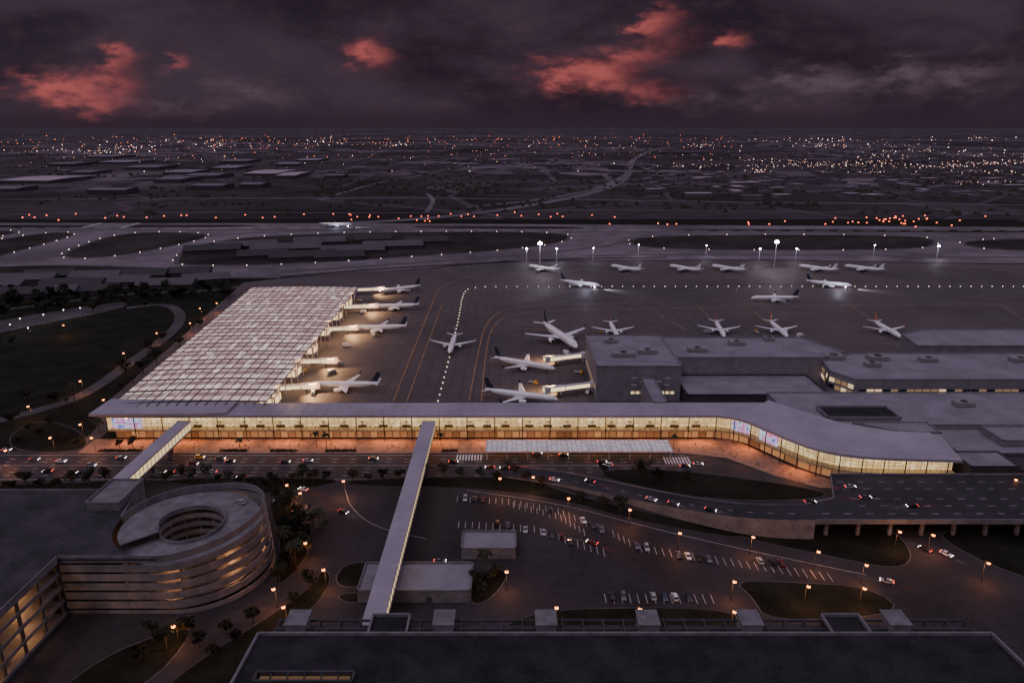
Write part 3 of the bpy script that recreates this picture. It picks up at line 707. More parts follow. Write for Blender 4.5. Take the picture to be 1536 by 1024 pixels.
for i in range(len(inner)-1):
    (x0,y0),(x1,y1) = inner[i],inner[i+1]; mb.add([(x0,y0,FZ),(x1,y1,FZ),(x1,y1,ez((x1,0))),(x0,y0,ez((x0,0)))],[(0,1,2,3)])
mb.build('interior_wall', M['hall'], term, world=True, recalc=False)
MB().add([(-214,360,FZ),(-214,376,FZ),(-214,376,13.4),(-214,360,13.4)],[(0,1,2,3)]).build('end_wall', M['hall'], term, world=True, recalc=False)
gp = offset(path, 3.2); gp[0] = (-212,363.2)
mb = MB()
for i in range(len(gp)-1):
    (x0,y0),(x1,y1) = gp[i],gp[i+1]; mb.add([(x0,y0,0),(x1,y1,0),(x1,y1,FZ-.71),(x0,y0,FZ-.71)],[(0,1,2,3)])
mb.build('shopfront', M['shopfront'], term, world=True, recalc=False)
o2 = offset(path,6.0); o2[0] = (-214,366)
MB().prism(o2+[(207,334),(188,335),(167,346),(154,360),(145,375.5),(-214,375)],0,12.4).build('rear_wall', M['wall'], term, world=True)
segs = [(-214+(322/22.)*k) for k in range(23)]
pp = [(x,360.) for x in segs]
q = [v_[0] for v_ in resample([(*c_,0) for c_ in curve], 9.6)]
pp += [(v_.x,v_.y) for v_ in q[1:]]+[curve[-1]]
for i in range(len(pp)-1):
    p = Vector(pp[i]); q = Vector(pp[i+1]); 
    if (q-p).length < 2: continue
    d_ = (q-p).normalized(); nn = Vector((d_.y,-d_.x)); zt = min(ez(p),ez(q))
    g_ = MB().add([(p.x,p.y,FZ),(q.x,q.y,FZ),(q.x,q.y,zt),(p.x,p.y,zt)],[(0,1,2,3)]).build('window', M['glass'], term, world=True, recalc=False)
    mb = MB(); m_ = 5 if i < 22 else 4
    for j in range(1,m_):
        c_ = p.lerp(q, j/m_)+nn*.1; mb.bar((c_.x,c_.y,FZ),(c_.x,c_.y,zt-.05),.08,.12)
    for z in (FZ+.1,FZ+4.0):
        u0 = p+nn*.1; u1 = q+nn*.1; mb.bar((u0.x,u0.y,z),(u1.x,u1.y,z),.1,.11)
    mb.build('mullion', M['steel'], g_)
    c_ = p+nn*.7
    MB().tube([(c_.x,c_.y,.2),(c_.x,c_.y,zt)], .27, 8).build('column', M['steel'], term, world=True)
def scr(pts_, z0, z1):
    n_ = len(pts_); MB().add([(p[0],p[1],z0) for p in pts_]+[(p[0],p[1],z1) for p in pts_], [(i,i+1,n_+i+1,n_+i) for i in range(n_-1)]).build('video_screen', M['screen'], term, world=True, recalc=False)
scr([(-212,360.9),(-196,360.9)], 6.4, 12.2)
sp_ = [v_[0] for v_ in resample([(*c_,0) for c_ in offset(curve,.9)], 2)]
scr(sp_[4:10], 6.6, 12.0); scr(sp_[12:19], 6.6, 12.0)
for k in range(12): light('AREA', (-200+k*27, 356.5, 4.75), 2000, (1,.34,.11), name='soffit_light', d=(0,-.25,-1), shape='RECTANGLE', size=18, size_y=4)
light('AREA', (121,348,4.75), 1500, (1,.34,.11), name='soffit_light', d=(-.4,-.3,-1), shape='RECTANGLE', size=10, size_y=10)
light('AREA', (138,323,4.75), 1500, (1,.34,.11), name='soffit_light', d=(-.4,-.4,-1), shape='RECTANGLE', size=10, size_y=10)
for k in range(8): light('AREA', (-193+k*40.5, 361.6, 13.2), 1400, (1,.7,.33), name='ceiling_light', d=(0,.15,-1), shape='RECTANGLE', size=38, size_y=2)
light('AREA', (180,310.8,12.4), 1000, (1,.7,.33), name='ceiling_light', d=(0,.15,-1), shape='RECTANGLE', size=40, size_y=2)
desk_m = mat('desk_wood',(.08,.045,.025),.5,.2,1)
mb0 = None
for k in range(26):
    x = -178+k*11; o = MB().box(-2.2,2.2,-.4,.4,0,1.1).box(-2.3,2.3,-.45,.45,1.1,1.2).box(-.1,.1,-.1,.1,1.2,2.6).box(-1.1,1.1,-.08,.08,2.6,3.0).build('check_in_desk', desk_m) if k == 0 else mb0.copy()
    if k: COL.objects.link(o)
    else: mb0 = o
    o.location = (x+random.uniform(-2,2),364.5,FZ+.01); tag(o,'dark check in desk with sign board inside the glowing hall','desk','check in desks inside the hall')
can = thing('kerbside_canopy', 'flat frosted white canopy standing over the kerb before the terminal', 'canopy', (33,340,0))
MB().box(-13,80,333.5,347,5.4,5.75).build('canopy_roof', M['canopy'], can, world=True)
for k in range(10):
    MB().bar((-13+k*10.3,333.3,5.95),(-13+k*10.3,347.2,5.95),.3,.35).build('beam', M['white_steel'], can, world=True)
    for y in (336,346): MB().tube([(-12.5+k*10.2,y,.2),(-12.5+k*10.2,y,5.4)], .2, 6).build('column', M['white_steel'], can, world=True)
# ------------------------------------------------------------------ right-hand complex
def block(name, label, poly, z, wallm='wall', roofm='grey_roof', par=1.0, z0=0):
    cx = sum(p[0] for p in poly)/len(poly); cy = min(p[1] for p in poly)
    t = thing(name, label, 'building', (cx,cy,z0))
    MB().prism(poly, z0, z-.3).build('wall', M[wallm], t, world=True)
    r = MB().sheet(shrink(poly,.3), z-.25).build('roof', M[roofm], t, world=True, recalc=False)
    if par:
        mb = MB(); n_ = len(poly)
        for i in range(n_):
            a_ = poly[i]; b_ = poly[(i+1)%n_]; d_ = (Vector(b_)-Vector(a_)).normalized()*.25
            mb.bar((a_[0]-d_.x,a_[1]-d_.y,z+.2),(b_[0]+d_.x,b_[1]+d_.y,z+.2),.5,par)
        mb.build('parapet', M[wallm], r)
    return t
def rect(x0,x1,y0,y1): return [(x0,y0),(x1,y0),(x1,y1),(x0,y1)]
b1 = block('concourse_building', 'grey boxy concourse building with small lit windows beside the parked airliners', rect(51,102,418,486), 22)
for k in range(9): MB().box(72+k*3,74.2+k*3,417.85,417.98,4.5,6.2).build('window', M['lit_window'], b1, world=True)
for k in range(5):
    for j in range(3): 
        if (k+j) % 2 == 0: MB().box(72+k*5,75.4+k*5,417.85,417.98,10+j*2.2,10.7+j*2.2).build('window', M['white_steel'], b1, world=True)
MB().box(50.8,50.97,425,480,5,7).build('window', M['warm_dim'], b1, world=True)
b1b = block('concourse_building', 'long grey flat roofed wing to the right of the boxy concourse', [(102.3,440),(196,440),(214,452),(200,486),(102.3,486)], 20.5)
block('annex_building', 'low dark annex under the long grey concourse wing', rect(103,186,404,439.6), 9, 'dark_wall')
block('stair_link', 'narrow link between boxy concourse and the long terminal roof', rect(78,85,376.5,417.6), 15, 'wall','grey_roof',.6)
b2 = block('office_building', 'wide grey office block with lit window band on the right', [(200,404),(420,404),(420,456),(222,456),(196,440),(192,420)], 18.5)
rw = random.Random(5)
for k in range(44): MB().box(203+k*4.7,207+k*4.7,403.75,403.9,9.5,12.6).build('window', M[rw.choice(('warm_dim','warm_dim','lit_window','dark_glass','dark_glass'))], b2, world=True)
for (xa,ya,xb,yb,n_) in ((192,420,200,404,4),(196,440,192,420,5)):
    for k in range(n_):
        p = Vector((xa,ya)).lerp(Vector((xb,yb)), (k+.08)/n_); q = Vector((xa,ya)).lerp(Vector((xb,yb)), (k+.92)/n_)
        for z in (8.5,12.5): MB().add([(p.x-.2,p.y-.1,z),(q.x-.2,q.y-.1,z),(q.x-.2,q.y-.1,z+2.6),(p.x-.2,p.y-.1,z+2.6)],[(0,1,2,3)]).build('window', M[rw.choice(('lit_window','warm_dim','dark_glass'))], b2, world=True, recalc=False)
block('gate_building', 'grey block with a sloping end behind the wide office block', [(268,464),(520,464),(520,505),(292,505),(272,492)], 21)
block('podium_building', 'flat grey podium roof in front of the office block', [(148,378),(158,363),(172,352),(300,352),(300,400),(148,400)], 12, 'wall','grey_roof',.7)
block('podium_building', 'raised flat roof on the podium beside the angled terminal corner', [(176,351.7),(192,340),(214,338),(214,351.7)], 13.6, 'wall','grey_roof',.6)
block('courtyard_building', 'low roof with a sunken dark court behind the terminal corner', rect(166,204,358,374), 13.4, 'wall','dark_roof',1.2, 12.02)
block('podium_building', 'low stepped roof to the right of the terminal end', rect(214.5,420,322,351.5), 10, 'wall','grey_roof',.6)
block('podium_building', 'grey box beyond the terminal end at the far right', rect(240,420,330,348), 13, 'wall','grey_roof',.6, 10.02)
block('podium_building', 'broad low roof at right edge below the office block', rect(301,440,352,400), 11, 'wall','grey_roof',.7)
block('dock_building', 'dark low service block at the end of the terminal', rect(210,232,305.5,321.5), 11, 'dark_wall','grey_roof',.5)
block('dock_building', 'dark low service block beside the elevated road at right edge', rect(232.3,400,306,321.5), 9, 'dark_wall','garage_roof',.5)
ru = mat('rooftop_unit_metal',(.2,.19,.21),.5,.15,.5,coord='O')
def unit(i,x,y,z,w,d_,h_,where,grp):
    t = thing('rooftop_unit', f'grey boxy ventilation unit on the {where}, {nth(i)} of its units', 'rooftop unit', (x,y,z), 0, grp)
    MB().box(-w/2,w/2,-d_/2,d_/2,.3,h_).box(-w/2+.3,w/2-.3,-d_/2+.3,d_/2-.3,0,.3).build('casing', ru, t); MB().tube([(0,0,h_),(0,0,h_+.3)],min(w,d_)*.3,10).build('fan', M['steel'], t)
for i, (x,y,z,w,d_) in enumerate([(70,440,22,14,7),(86,446,22,12,6),(66,470,22,8,5),(120,455,20.5,12,6),(150,470,20.5,10,6),(205,446,18.5,12,8),(232,444,18.5,12,8),(222,430,18.5,9,5),(262,440,18.5,10,6),(250,380,12,10,6),(320,440,18.5,12,6),(340,382,11,10,6),(175,480,20.5,6,6)]): unit(i,x,y,z-.24,w,d_,2.6,'flat terminal roofs','ventilation units on the flat roofs')
# ------------------------------------------------------------------ elevated road
er = thing('elevated_road', 'elevated concrete road on slim columns at the right', 'elevated road', (200,270,0))
deck = [(122,262),(122,275.2),(137,281),(145,303.5),(420,302),(420,262)]
MB().prism(deck, 7.2, 8.0).build('deck', M['road'], er, world=True)
for seg in (((122,262),(420,262)),((137,281),(145,303.5)),((145,303.5),(420,302)),((122,275.2),(137,281))):
    MB().bar((*seg[0],8.1),(*seg[1],8.1),.5,2.0 if seg[1][1] == 262 else 1.3).build('parapet', M['garage'], er, world=True)
for k in range(16):
    x = 128+k*13
    for y in (265.5,284): 
        if y > 280 and x < 145: continue
        MB().prism([(x-.65,y-.6),(x+.65,y-.6),(x+.65,y+.6),(x-.65,y+.6)],0,6.3).prism([(x-.8,y-2.6),(x+.8,y-2.6),(x+.8,y+2.6),(x-.8,y+2.6)],6.3,7.18).build('column', M['garage'], er, world=True)
rp = chaikin([(0,322,.12),(25,314,.3),(48,301,1.4),(70,286,3.6),(92,273.5,6.2),(108,269,7.6),(122,268.6,8.0)],3,False)
rpm = thing('ramp_road', 'curving ramp road climbing from the terminal road to the elevated road', 'ramp', (48,297,0))
mb = MB(); ribbon(mb, rp, 13.2); mb.build('deck', M['road'], rpm, world=True, recalc=False)
for s in (-1,1):
    L_ = []
    for i in range(len(rp)):
        a_ = rp[max(i-1,0)]; b_ = rp[min(i+1,len(rp)-1)]; d_ = Vector((b_[0]-a_[0],b_[1]-a_[1])).normalized()
        L_.append((rp[i][0]-d_.y*6.6*s, rp[i][1]+d_.x*6.6*s, rp[i][2]))
    n_ = len(L_); mb = MB()
    mb.add([(p[0],p[1],0) for p in L_]+[(p[0],p[1],p[2]+1.0) for p in L_], [(i,i+1,n_+i+1,n_+i) for i in range(n_-1)]); mb.build('side_wall', M['garage'], rpm, world=True, recalc=False)
mb = MB()
for (q, an) in resample(rp, 8): mb.obox(q.x,q.y,an,3,.15,q.z+.02,q.z+.04)
for k in range(34):
    if k > 2: mb.box(100+k*9,103+k*9,268.4,268.6,8.01,8.03)
    if k > 4:
        for y in (275,281,290,296.5): mb.box(100+k*9,103+k*9,y-.08,y+.08,8.01,8.03)
struct('lane_marking', mb, M['white_mark'])
# ------------------------------------------------------------------ pedestrian bridges
def ped_bridge(X, y0, y1, label):
    t = thing('footbridge', label, 'footbridge', (X,y0,0)); w = 3.4
    MB().box(X-w,X+w,y0,y1,11.3,12).build('roof', M['roof'], t, world=True)
    MB().box(X-w+.2,X+w-.2,y0,y1,6.4,7.2).build('floor', M['wall'], t, world=True)
    MB().box(X-w+.15,X-w+.3,y0,y1,7.2,11.3).build('wall', M['wall'], t, world=True)
    MB().add([(X+w-.5,y0,7.2),(X+w-.5,y1,7.2),(X+w-.5,y1,11.3),(X+w-.5,y0,11.3)],[(0,1,2,3)]).build('window', M['lit_strip'], t, world=True, recalc=False)
    n_ = int((y1-y0)/3.6)
    for k in range(n_+1):
        y = y0+(y1-y0)*k/n_; MB().bar((X+w-.3,y,7.2),(X+w-.3,y,11.3),.25,.25).build('mullion', M['white_steel'], t, world=True)
    for k in range(1,5):
        y = y0+(y1-y0)*k/5; MB().box(X-1.5,X+1.5,y-.7,y+.7,0,6.4).build('pier', M['garage'], t, world=True)
ped_bridge(-43.5, 187.5, 357.8, 'long pale enclosed footbridge in the middle crossing road and car park')
ped_bridge(-172, 262, 357.8, 'shorter pale enclosed footbridge from terminal to the spiral ramp garage')
# ------------------------------------------------------------------ garage and spiral ramp
GX = -152; HX, HY, HR, HI = -118., 241., 26., 11.5; PT = 3.4
gar = thing('parking_garage', 'multi storey concrete garage with flat dark roof at bottom left', 'parking garage', (-240,180,0))
for k in range(4):
    z = .4+k*5.1
    MB().box(-360,GX,90,214.5,z-.35,z+.05).build('floor', M['garage'], gar, world=True)
    MB().box(GX-.35,GX+.05,90,214.5,z+.05,z+.9).build('parapet', M['garage'], gar, world=True)
arc = [(HX+(HR+.06)*math.cos(math.radians(t)), HY+(HR+.06)*math.sin(math.radians(t))) for t in range(-92,-181,-8)]
rpoly = [(-360,90),(GX,90),(GX,214.8),(-119.5,214.85)]+arc+[(-148,262),(-360,262)]
MB().prism(rpoly,20.8,21.4).build('roof', M['garage_roof'], gar, world=True)
MB().bar((GX,90,21.3),(GX,214.6,21.3),.4,2.6).bar((arc[-1][0],arc[-1][1],21.9),(-148,262,21.9),.4,1.3).bar((-148,262,21.9),(-360,262,21.9),.4,1.3).build('roof_parapet', M['garage'], gar, world=True)
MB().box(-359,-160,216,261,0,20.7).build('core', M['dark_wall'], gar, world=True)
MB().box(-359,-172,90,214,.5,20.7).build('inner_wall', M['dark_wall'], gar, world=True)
for k in range(13):
    y = 94+k*10; MB().box(GX-1.1,GX-.36,y-.45,y+.45,.1,20.8).build('column', M['dark_wall'], gar, world=True)
for j in range(4):
    for y in (119,139,159,179,199): light('POINT', (GX-6,y,.4+j*5.1+4.2), 2000, (1,.48,.16), name='garage_light', shadow_soft_size=.3)
MB().box(-160,-147.5,247,266,0,24.2).build('stair_tower', M['garage'], gar, world=True)
MB().bar((-160,247,24.6),(-147.5,247,24.6),.4,.9).bar((-160,266,24.6),(-147.5,266,24.6),.4,.9).bar((-160,247,24.6),(-160,266,24.6),.4,.9).bar((-147.5,247,24.6),(-147.5,266,24.6),.4,.9).build('stair_parapet', M['garage'], gar, world=True)
for k in range(3): MB().box(-300+k*45,-292+k*45,238,243,21.4,24).build('roof_hut', M['garage'], gar, world=True)
hel = thing('spiral_ramp', 'round spiral parking ramp tower with banded walls and warm light slots', 'spiral ramp', (HX,HY,0))
def helix(r0, r1, h0, h1, turns=6.0, z0=.4, a0=-2.4, n=44):
    mb = MB(); N_ = int(turns*n); vs = []; fs = []
    for i in range(N_+1):
        t = a0+2*PI*i/n; z = z0+PT*i/n; c, s_ = math.cos(t), math.sin(t)
        vs += [(HX+r0*c,HY+r0*s_,z+h0),(HX+r1*c,HY+r1*s_,z+h0),(HX+r1*c,HY+r1*s_,z+h1),(HX+r0*c,HY+r0*s_,z+h1)]
    for i in range(N_):
        for k in range(4): fs.append((i*4+k,i*4+(k+1)%4,i*4+4+(k+1)%4,i*4+4+k))
    fs += [(0,1,2,3),(N_*4,N_*4+3,N_*4+2,N_*4+1)]
    return mb.add(vs, fs)
helix(HI,HR-1.5,-.35,0).build('ramp_deck', M['garage'], hel, world=True)
helix(HI-.35,HI-.01,-.5,1.3).build('inner_parapet', M['garage'], hel, world=True)
for k in range(7):
    z = .4+PT*k; out = [(GX+.1,HY-HR)]; inn = [(GX+.1,HY-HR+.35)]
    for t in range(-90,181 if k == 6 else 176,6):
        tt = math.radians(t)
        out.append((HX+HR*math.cos(tt),HY+HR*math.sin(tt))); inn.append((HX+(HR-.35)*math.cos(tt),HY+(HR-.35)*math.sin(tt)))
    mb = MB(); mb.wallpath(out,inn,z-.95,z+1.65)
    # bands climb with the ramp round the curve and flare outward toward the foot
    fl = 1+.011*(6-k)
    def lean(x,y,zz):
        t_ = max(0,min(1,(math.atan2(y-HY,x-HX)+PI/2)/PI)) if x >= HX-1 else (0 if y < HY else 1)
        zz += 3.6*math.sin(t_*PI)*(.2+.8*k/6)-(.9*(1-k/6) if x < HX else .9*(1-k/6)*(1-t_))
        if x >= HX: x = HX+(x-HX)*fl; y = HY+(y-HY)*(1+(fl-1)*(x-HX)/HR)
        return (x,y,zz)
    mb.v = [lean(*v_) for v_ in mb.v]
    mb.build('outer_parapet', M['garage'], hel, world=True)
for k in range(14):
    t = 2*PI*k/14
    for r in (HI+.6,HR-2): MB().tube([(HX+r*math.cos(t),HY+r*math.sin(t),0),(HX+r*math.cos(t),HY+r*math.sin(t),17)], .35, 6).build('column', M['garage'], hel, world=True)
for k in range(5):
    for j in range(7):
        t = -2.4+2*PI*j/7; z = .4+PT*(k+j/7)+2.4; right = max(0.,math.cos(t+.5))
        light('POINT', (HX+22.3*math.cos(t),HY+22.3*math.sin(t),z), 220+900*right, (1,.43,.14), name='ramp_light', shadow_soft_size=.3)
# ------------------------------------------------------------------ foreground building
fbld = thing('foreground_building', 'wide dark flat roofed building along the bottom edge with pergola parapet', 'building', (30,140,0))
MB().prism([(-76,60),(145,60),(138,179),(-73,179)],0,19.6).build('wall', M['dark_wall'], fbld, world=True)
rr = MB().sheet([(-75.5,60),(144.5,60),(137.5,178.6),(-72.6,178.6)],19.65).build('roof', M['dark_roof'], fbld, world=True, recalc=False)
MB().bar((-73,178.9,20.1),(138,178.9,20.1),.7,1.0).bar((-76,60,20.1),(-73,178.9,20.1),.7,1.0).bar((145,60,20.1),(138,178.9,20.1),.7,1.0).build('parapet', M['garage'], rr)
MB().box(-70,134,179.3,187,0,16.8).build('ledge', M['dark_wall'], fbld, world=True)
mb = MB().bar((-70,182.5,18.8),(134,182.5,18.8),.5,.6).bar((-70,186.5,18.8),(134,186.5,18.8),.5,.6)
for k in range(35): mb.bar((-69+k*6,179.4,18.9),(-69+k*6,187.2,18.9),.35,.5).box(-69.2+k*6,-68.8+k*6,186.3,186.7,16.8,18.6)
mb.build('pergola', M['dark_wall'], fbld, world=True)
for x in (-63,-20,10,40,70,113): MB().box(x-2.9,x+2.9,181,187.6,16.8,21.2).box(x-3.2,x+3.2,180.8,188,21.2,21.6).build('penthouse', M['garage'], fbld, world=True)
for x, w in ((-36,5.5),(98,5.5)):
    MB().box(x-w,x+w,179.3,187.4,16.9,19.5).build('bay', M['dark_roof'], fbld, world=True)
    MB().bar((x-w,179,20),(x-w,187.5,20),.6,1).bar((x+w,179,20),(x+w,187.5,20),.6,1).bar((x-w,187.5,20),(x+w,187.5,20),.6,1).build('bay_parapet', M['garage'], fbld, world=True)
M['sky_glow'] = emat('skylight_glow', (1,.5,.2), .1)
MB().box(-67,-43,160,162.4,19.68,19.8).build('skylight', M['sky_glow'], rr)
mb = MB().bar((-68,163,20.3),(-42,163,20.3),.6,1.2).bar((-68,159.6,20.3),(-42,159.6,20.3),.6,1.2).bar((-68,159.6,20.3),(-68,163,20.3),.6,1.2).bar((-42,159.6,20.3),(-42,163,20.3),.6,1.2)
for k in range(5): mb.bar((-64+k*4.5,159.6,20.2),(-64+k*4.5,163,20.2),.3,.5)
mb.build('skylight_kerb', M['dark_wall'], rr)
block('pay_building', 'small pale flat roofed box building inside the car park', rect(-19.5,1.5,248,260.5), 4.6, 'garage','grey_roof',.5)
b_ = block('service_building', 'larger pale flat roofed building under the middle footbridge', rect(-54,-14.5,221,238), 4.8, 'garage','grey_roof',.5)
MB().box(-30,-28,220.9,220.97,.1,2.3).build('door', M['dark_wall'], b_, world=True)
# hangars in infield and left
hm = [mat('hangar_roof',(.07,.06,.074),.6,.2,.05), mat('hangar_roof_b',(.03,.026,.032),.6,.2,.05)]
hg = [(320,378,.25,70),(370,372,.25,80),(430,376,.2,90),(480,366,.2,70),(530,379,.2,80),(590,372,.15,80),(640,365,.1,60),(455,388,.25,80),(40,424,.1,60),(110,432,.1,60),(180,428,.12,60),(250,432,.1,56),(30,446,.1,60),(310,424,.3,46),(560,362,.2,50),(395,386,.3,60),(510,388,.2,60),(75,418,.1,50),(145,420,.1,50),(215,418,.12,50),(85,444,.1,40),(5,434,.1,40),(285,414,.15,44),(150,441,.1,36)]
for i, (px,py,an,L_) in enumerate(sorted(hg)):
    x, y, _ = G(px,py); d_ = 16 if py < 410 else 9; h_ = 5
    t = thing('hangar', f'low dark hangar with angled roof beside the taxiway loops, {nth(i)} from left', 'hangar', (x,y,.16), an, 'low hangars beside the taxiways')
    MB().box(-L_/2,L_/2,-d_,d_,0,h_).build('wall', M['dark_wall'], t)
    MB().add([(-L_/2-1,-d_-1,h_+.1),(L_/2+1,-d_-1,h_+.1),(L_/2+1,d_+1,h_+.1),(-L_/2-1,d_+1,h_+.1),(-L_/2-1,4,h_+5),(L_/2+1,4,h_+5)],[(0,1,5,4),(4,5,2,3),(0,4,3),(1,2,5),(0,3,2,1)]).build('roof', hm[i%2], t)
# ------------------------------------------------------------------ cars
CC = {'black':(.012,.012,.014),'grey':(.1,.1,.11),'white':(.62,.62,.64),'silver':(.32,.32,.35),'dark red':(.12,.012,.014),'navy':(.02,.03,.07),'yellow':(.6,.33,.03)}
CM = {k: mat('car_paint_'+k.replace(' ','_'), c, .25, .05, 1, coord='O', spec=.5, coat=.6) for k, c in CC.items()}
CP = {}
def make_car(col, kind, on):
    t = thing('car', 'x', 'car'); h = 1.42 if kind == 'sedan' else 1.72; b0 = .95 if kind == 'sedan' else 1.05
    pr = [(-2.2,.32),(-2.28,.75),(-2.15,b0),(-1.3,b0+.02),(1.0,b0),(2.05,b0-.17),(2.28,.62),(2.2,.3)]
    n = len(pr); vs = [(x,s*.9,z) for s in (-1,1) for x, z in pr]
    MB().add(vs, [tuple(range(n)), tuple(range(2*n-1,n-1,-1))]+[(i,(i+1)%n,n+(i+1)%n,n+i) for i in range(n)]).build('body', CM[col], t)
    xb = -1.75 if kind == 'sedan' else -2.1; xt = -1.0 if kind == 'sedan' else -1.8
    V = [(xb,-.82,b0+.01),(1.05,-.82,b0+.01),(1.05,.82,b0+.01),(xb,.82,b0+.01),(xt,-.66,h),(.2,-.66,h),(.2,.66,h),(xt,.66,h)]
    MB().add(V,[(0,3,2,1),(4,5,6,7),(0,1,5,4),(1,2,6,5),(2,3,7,6),(3,0,4,7)]).build('window', M['dark_glass'], t)
    MB().box(xt-.02,.22,-.68,.68,h+.004,h+.06).build('roof', CM[col], t)
    for x in (-1.4,1.4):
        for s in (-1,1): MB().tube([(x,s*.92-.12*s,.33),(x,s*.92,.33)], .33, 10).build('wheel', M['black'], t)
    for s in (-1,1):
        MB().box(2.2,2.33,s*.65-.2,s*.65+.2,.6,.78).build('headlight', M['headlight' if on else 'headlight_off'], t)
        MB().box(-2.34,-2.22,s*.65-.2,s*.65+.2,.72,.9).build('tail_light', M['taillight' if on else 'taillight_off'], t)
    if on:
        light('SPOT', (2.5,0,.75), 900, (1,.9,.8), t, 'headlight_beam', (1,0,-.09), spot_size=.8, spot_blend=.7, shadow_soft_size=.1)
        light('SPOT', (-2.6,0,.9), 2600, (1,.07,.04), t, 'tail_light_glow', (-1,0,-.1), spot_size=.7, spot_blend=.7, shadow_soft_size=.1)
    return t
def car(col, kind, on, x, y, z, rz, label, group):
    k = (col,kind,on)
    if k not in CP: o = CP[k] = make_car(*k)
    else: o = copy_tree(CP[k])
    o.location = (x,y,z); o.rotation_euler = (0,0,rz); o['label'] = label; o['group'] = group; return o
cols = ['black','grey','white','silver','black','navy','grey','dark red','silver','black']
def kindname(k): return 'sedan' if k == 'sedan' else 'tall car'
rows = [('upper left row of the car park',[(698,749),(712,750),(725,751)]),
 ('row behind the small box building',[(745,787),(762,789),(788,796),(825,767)]),
 ('slanting middle row of the car park',[(875,782),(888,789),(901,796)]),
 ('row right of small box building',[(815,800),(828,803),(842,806),(856,815)]),
 ('long right row of the car park',[(955,820),(970,823),(1018,834),(1032,836),(1048,838),(1063,840),(1140,843),(1157,845),(1172,846)]),
 ('lower row of the car park',[(918,896),(935,896),(980,896),(997,897),(1012,897),(1033,898)]),
 ('bay beside the spiral ramp',[(414,750),(430,781),(441,766),(460,762),(428,792)])]
ci = 0
for rn, ps in rows:
    for i, (px,py) in enumerate(sorted(ps)):
        x, y, _ = G(px,py); c_ = cols[(ci*7+3) % 10]; k = 'sedan' if (ci*5) % 3 else 'suv'; ci += 1
        car(c_, k, False, x, y, .07, PI/2+random.choice((0,PI))+random.uniform(-.05,.05)+(.25 if 'slant' in rn else 0), f'{c_} {kindname(k)} in the {rn}, {nth(i)} from left', 'cars in the car park')
mov = [('terminal road left of shorter footbridge',[(10,676,1),(52,690,1),(92,693,1),(72,708,-1),(123,710,-1),(137,699,1),(182,688,1)]),
 ('terminal road between both footbridges',[(255,709,-1),(300,687,1),(331,689,1),(290,697,1),(318,709,-1),(362,717,-1),(428,694,1),(462,692,1),(345,693,1),(560,689,1)]),
 ('terminal road right of middle footbridge',[(680,694,1),(735,702,-1),(757,703,-1),(806,681,1),(845,683,1),(903,694,1),(912,699,-1),(1027,700,1),(1047,697,1)])]
for rn, ps in mov:
    for i, (px,py,dr) in enumerate(sorted(ps)):
        x, y, _ = G(px,py); c_ = cols[(ci*3+1) % 10]; k = 'sedan' if (ci*5) % 3 else 'suv'; ci += 1
        if px == 300: c_ = 'yellow'; k = 'suv'
        car(c_, k, True, x, y, .11, 0 if dr > 0 else PI, f'{c_} {kindname(k)} on {rn}, {nth(i)} from left', 'cars driving past the terminal')
def near_ramp(px, py):
    best = None
    for q, an in resample(rp, 2):
        g = G2(px,py,q.z); d_ = math.hypot(g[0]-q.x,g[1]-q.y)
        if best is None or d_ < best[0]: best = (d_, g, q, an)
    return best
for i, (px,py,dr) in enumerate([(832,721,1),(880,726,-1),(980,746,1),(1010,757,1),(1070,766,1)]):
    _, g, q_, an = near_ramp(px,py); c_ = cols[(i*3+2)%10]; s_ = (-1 if dr > 0 else 1)*2.4
    car(c_, 'sedan', True, q_.x-math.sin(an)*s_, q_.y+math.cos(an)*s_, q_.z+.05, an if dr > 0 else an+PI, f'{c_} sedan with lights on driving the curving ramp, {nth(i)} from left', 'cars on the ramp')
for i, (px,py,dr) in enumerate([(1215,754,1),(1275,731,1),(1298,747,1),(1368,760,-1)]):
    g = G2(px,py,8); c_ = cols[(i*3)%10]
    car(c_, 'sedan', True, max(g[0],125), g[1], 8.03, 0 if dr > 0 else PI, f'{c_} sedan with lights on driving the elevated road, {nth(i)} from left', 'cars on the elevated road')
for px,py,a_,c_,lb in ((515,769,-.5,'black','black sedan turning with lights on between spiral ramp and middle footbridge'),(888,815,2.6,'dark red','dark red sedan driving with lights on through the middle of the car park'),(1330,873,2.7,'silver','silver sedan driving with lights on right of the grass island'),(1387,825,2.1,'black','black sedan leaving under the elevated road at right'),(1419,832,-1.0,'white','white sedan with lights on coming out under the elevated road'),(455,735,2.7,'white','white sedan with lights on leaving the terminal road by spiral ramp'),(660,843,0,'grey','grey sedan stopped beside the building under the middle footbridge')):
    x, y, _ = G(px,py); car(c_, 'sedan', True, x, y, .08, a_, lb, 'cars on the car park lanes')
car('silver','sedan',False, HX+20*math.cos(.9), HY+20*math.sin(.9), 19.25, .9+PI/2, 'silver sedan on the top turn of the spiral ramp', 'cars on the spiral ramp')
mb = MB()
def stalls(pts, n=1, L_=5.4, step=2.9):
    for (q, an) in resample([G(*p) for p in pts], step): mb.box(q.x-.08,q.x+.08,q.y-L_/2,q.y+L_/2,.066,.078)
stalls([(686,748),(760,752),(835,766),(908,795)]); stalls([(688,786),(800,793),(866,815),(910,830)]); stalls([(920,800),(960,822),(1075,840),(1250,866)]); stalls([(908,897),(1078,898)]); stalls([(770,757),(840,775),(880,800)])
for pts in ([(518,735),(525,760),(560,790),(640,808)],[(700,735),(840,755),(970,790),(1120,825),(1300,862)]): ribbon(mb, chaikin([G(*q) for q in pts],2,False), .16, .068)
struct('parking_marking', mb, M['white_mark'])
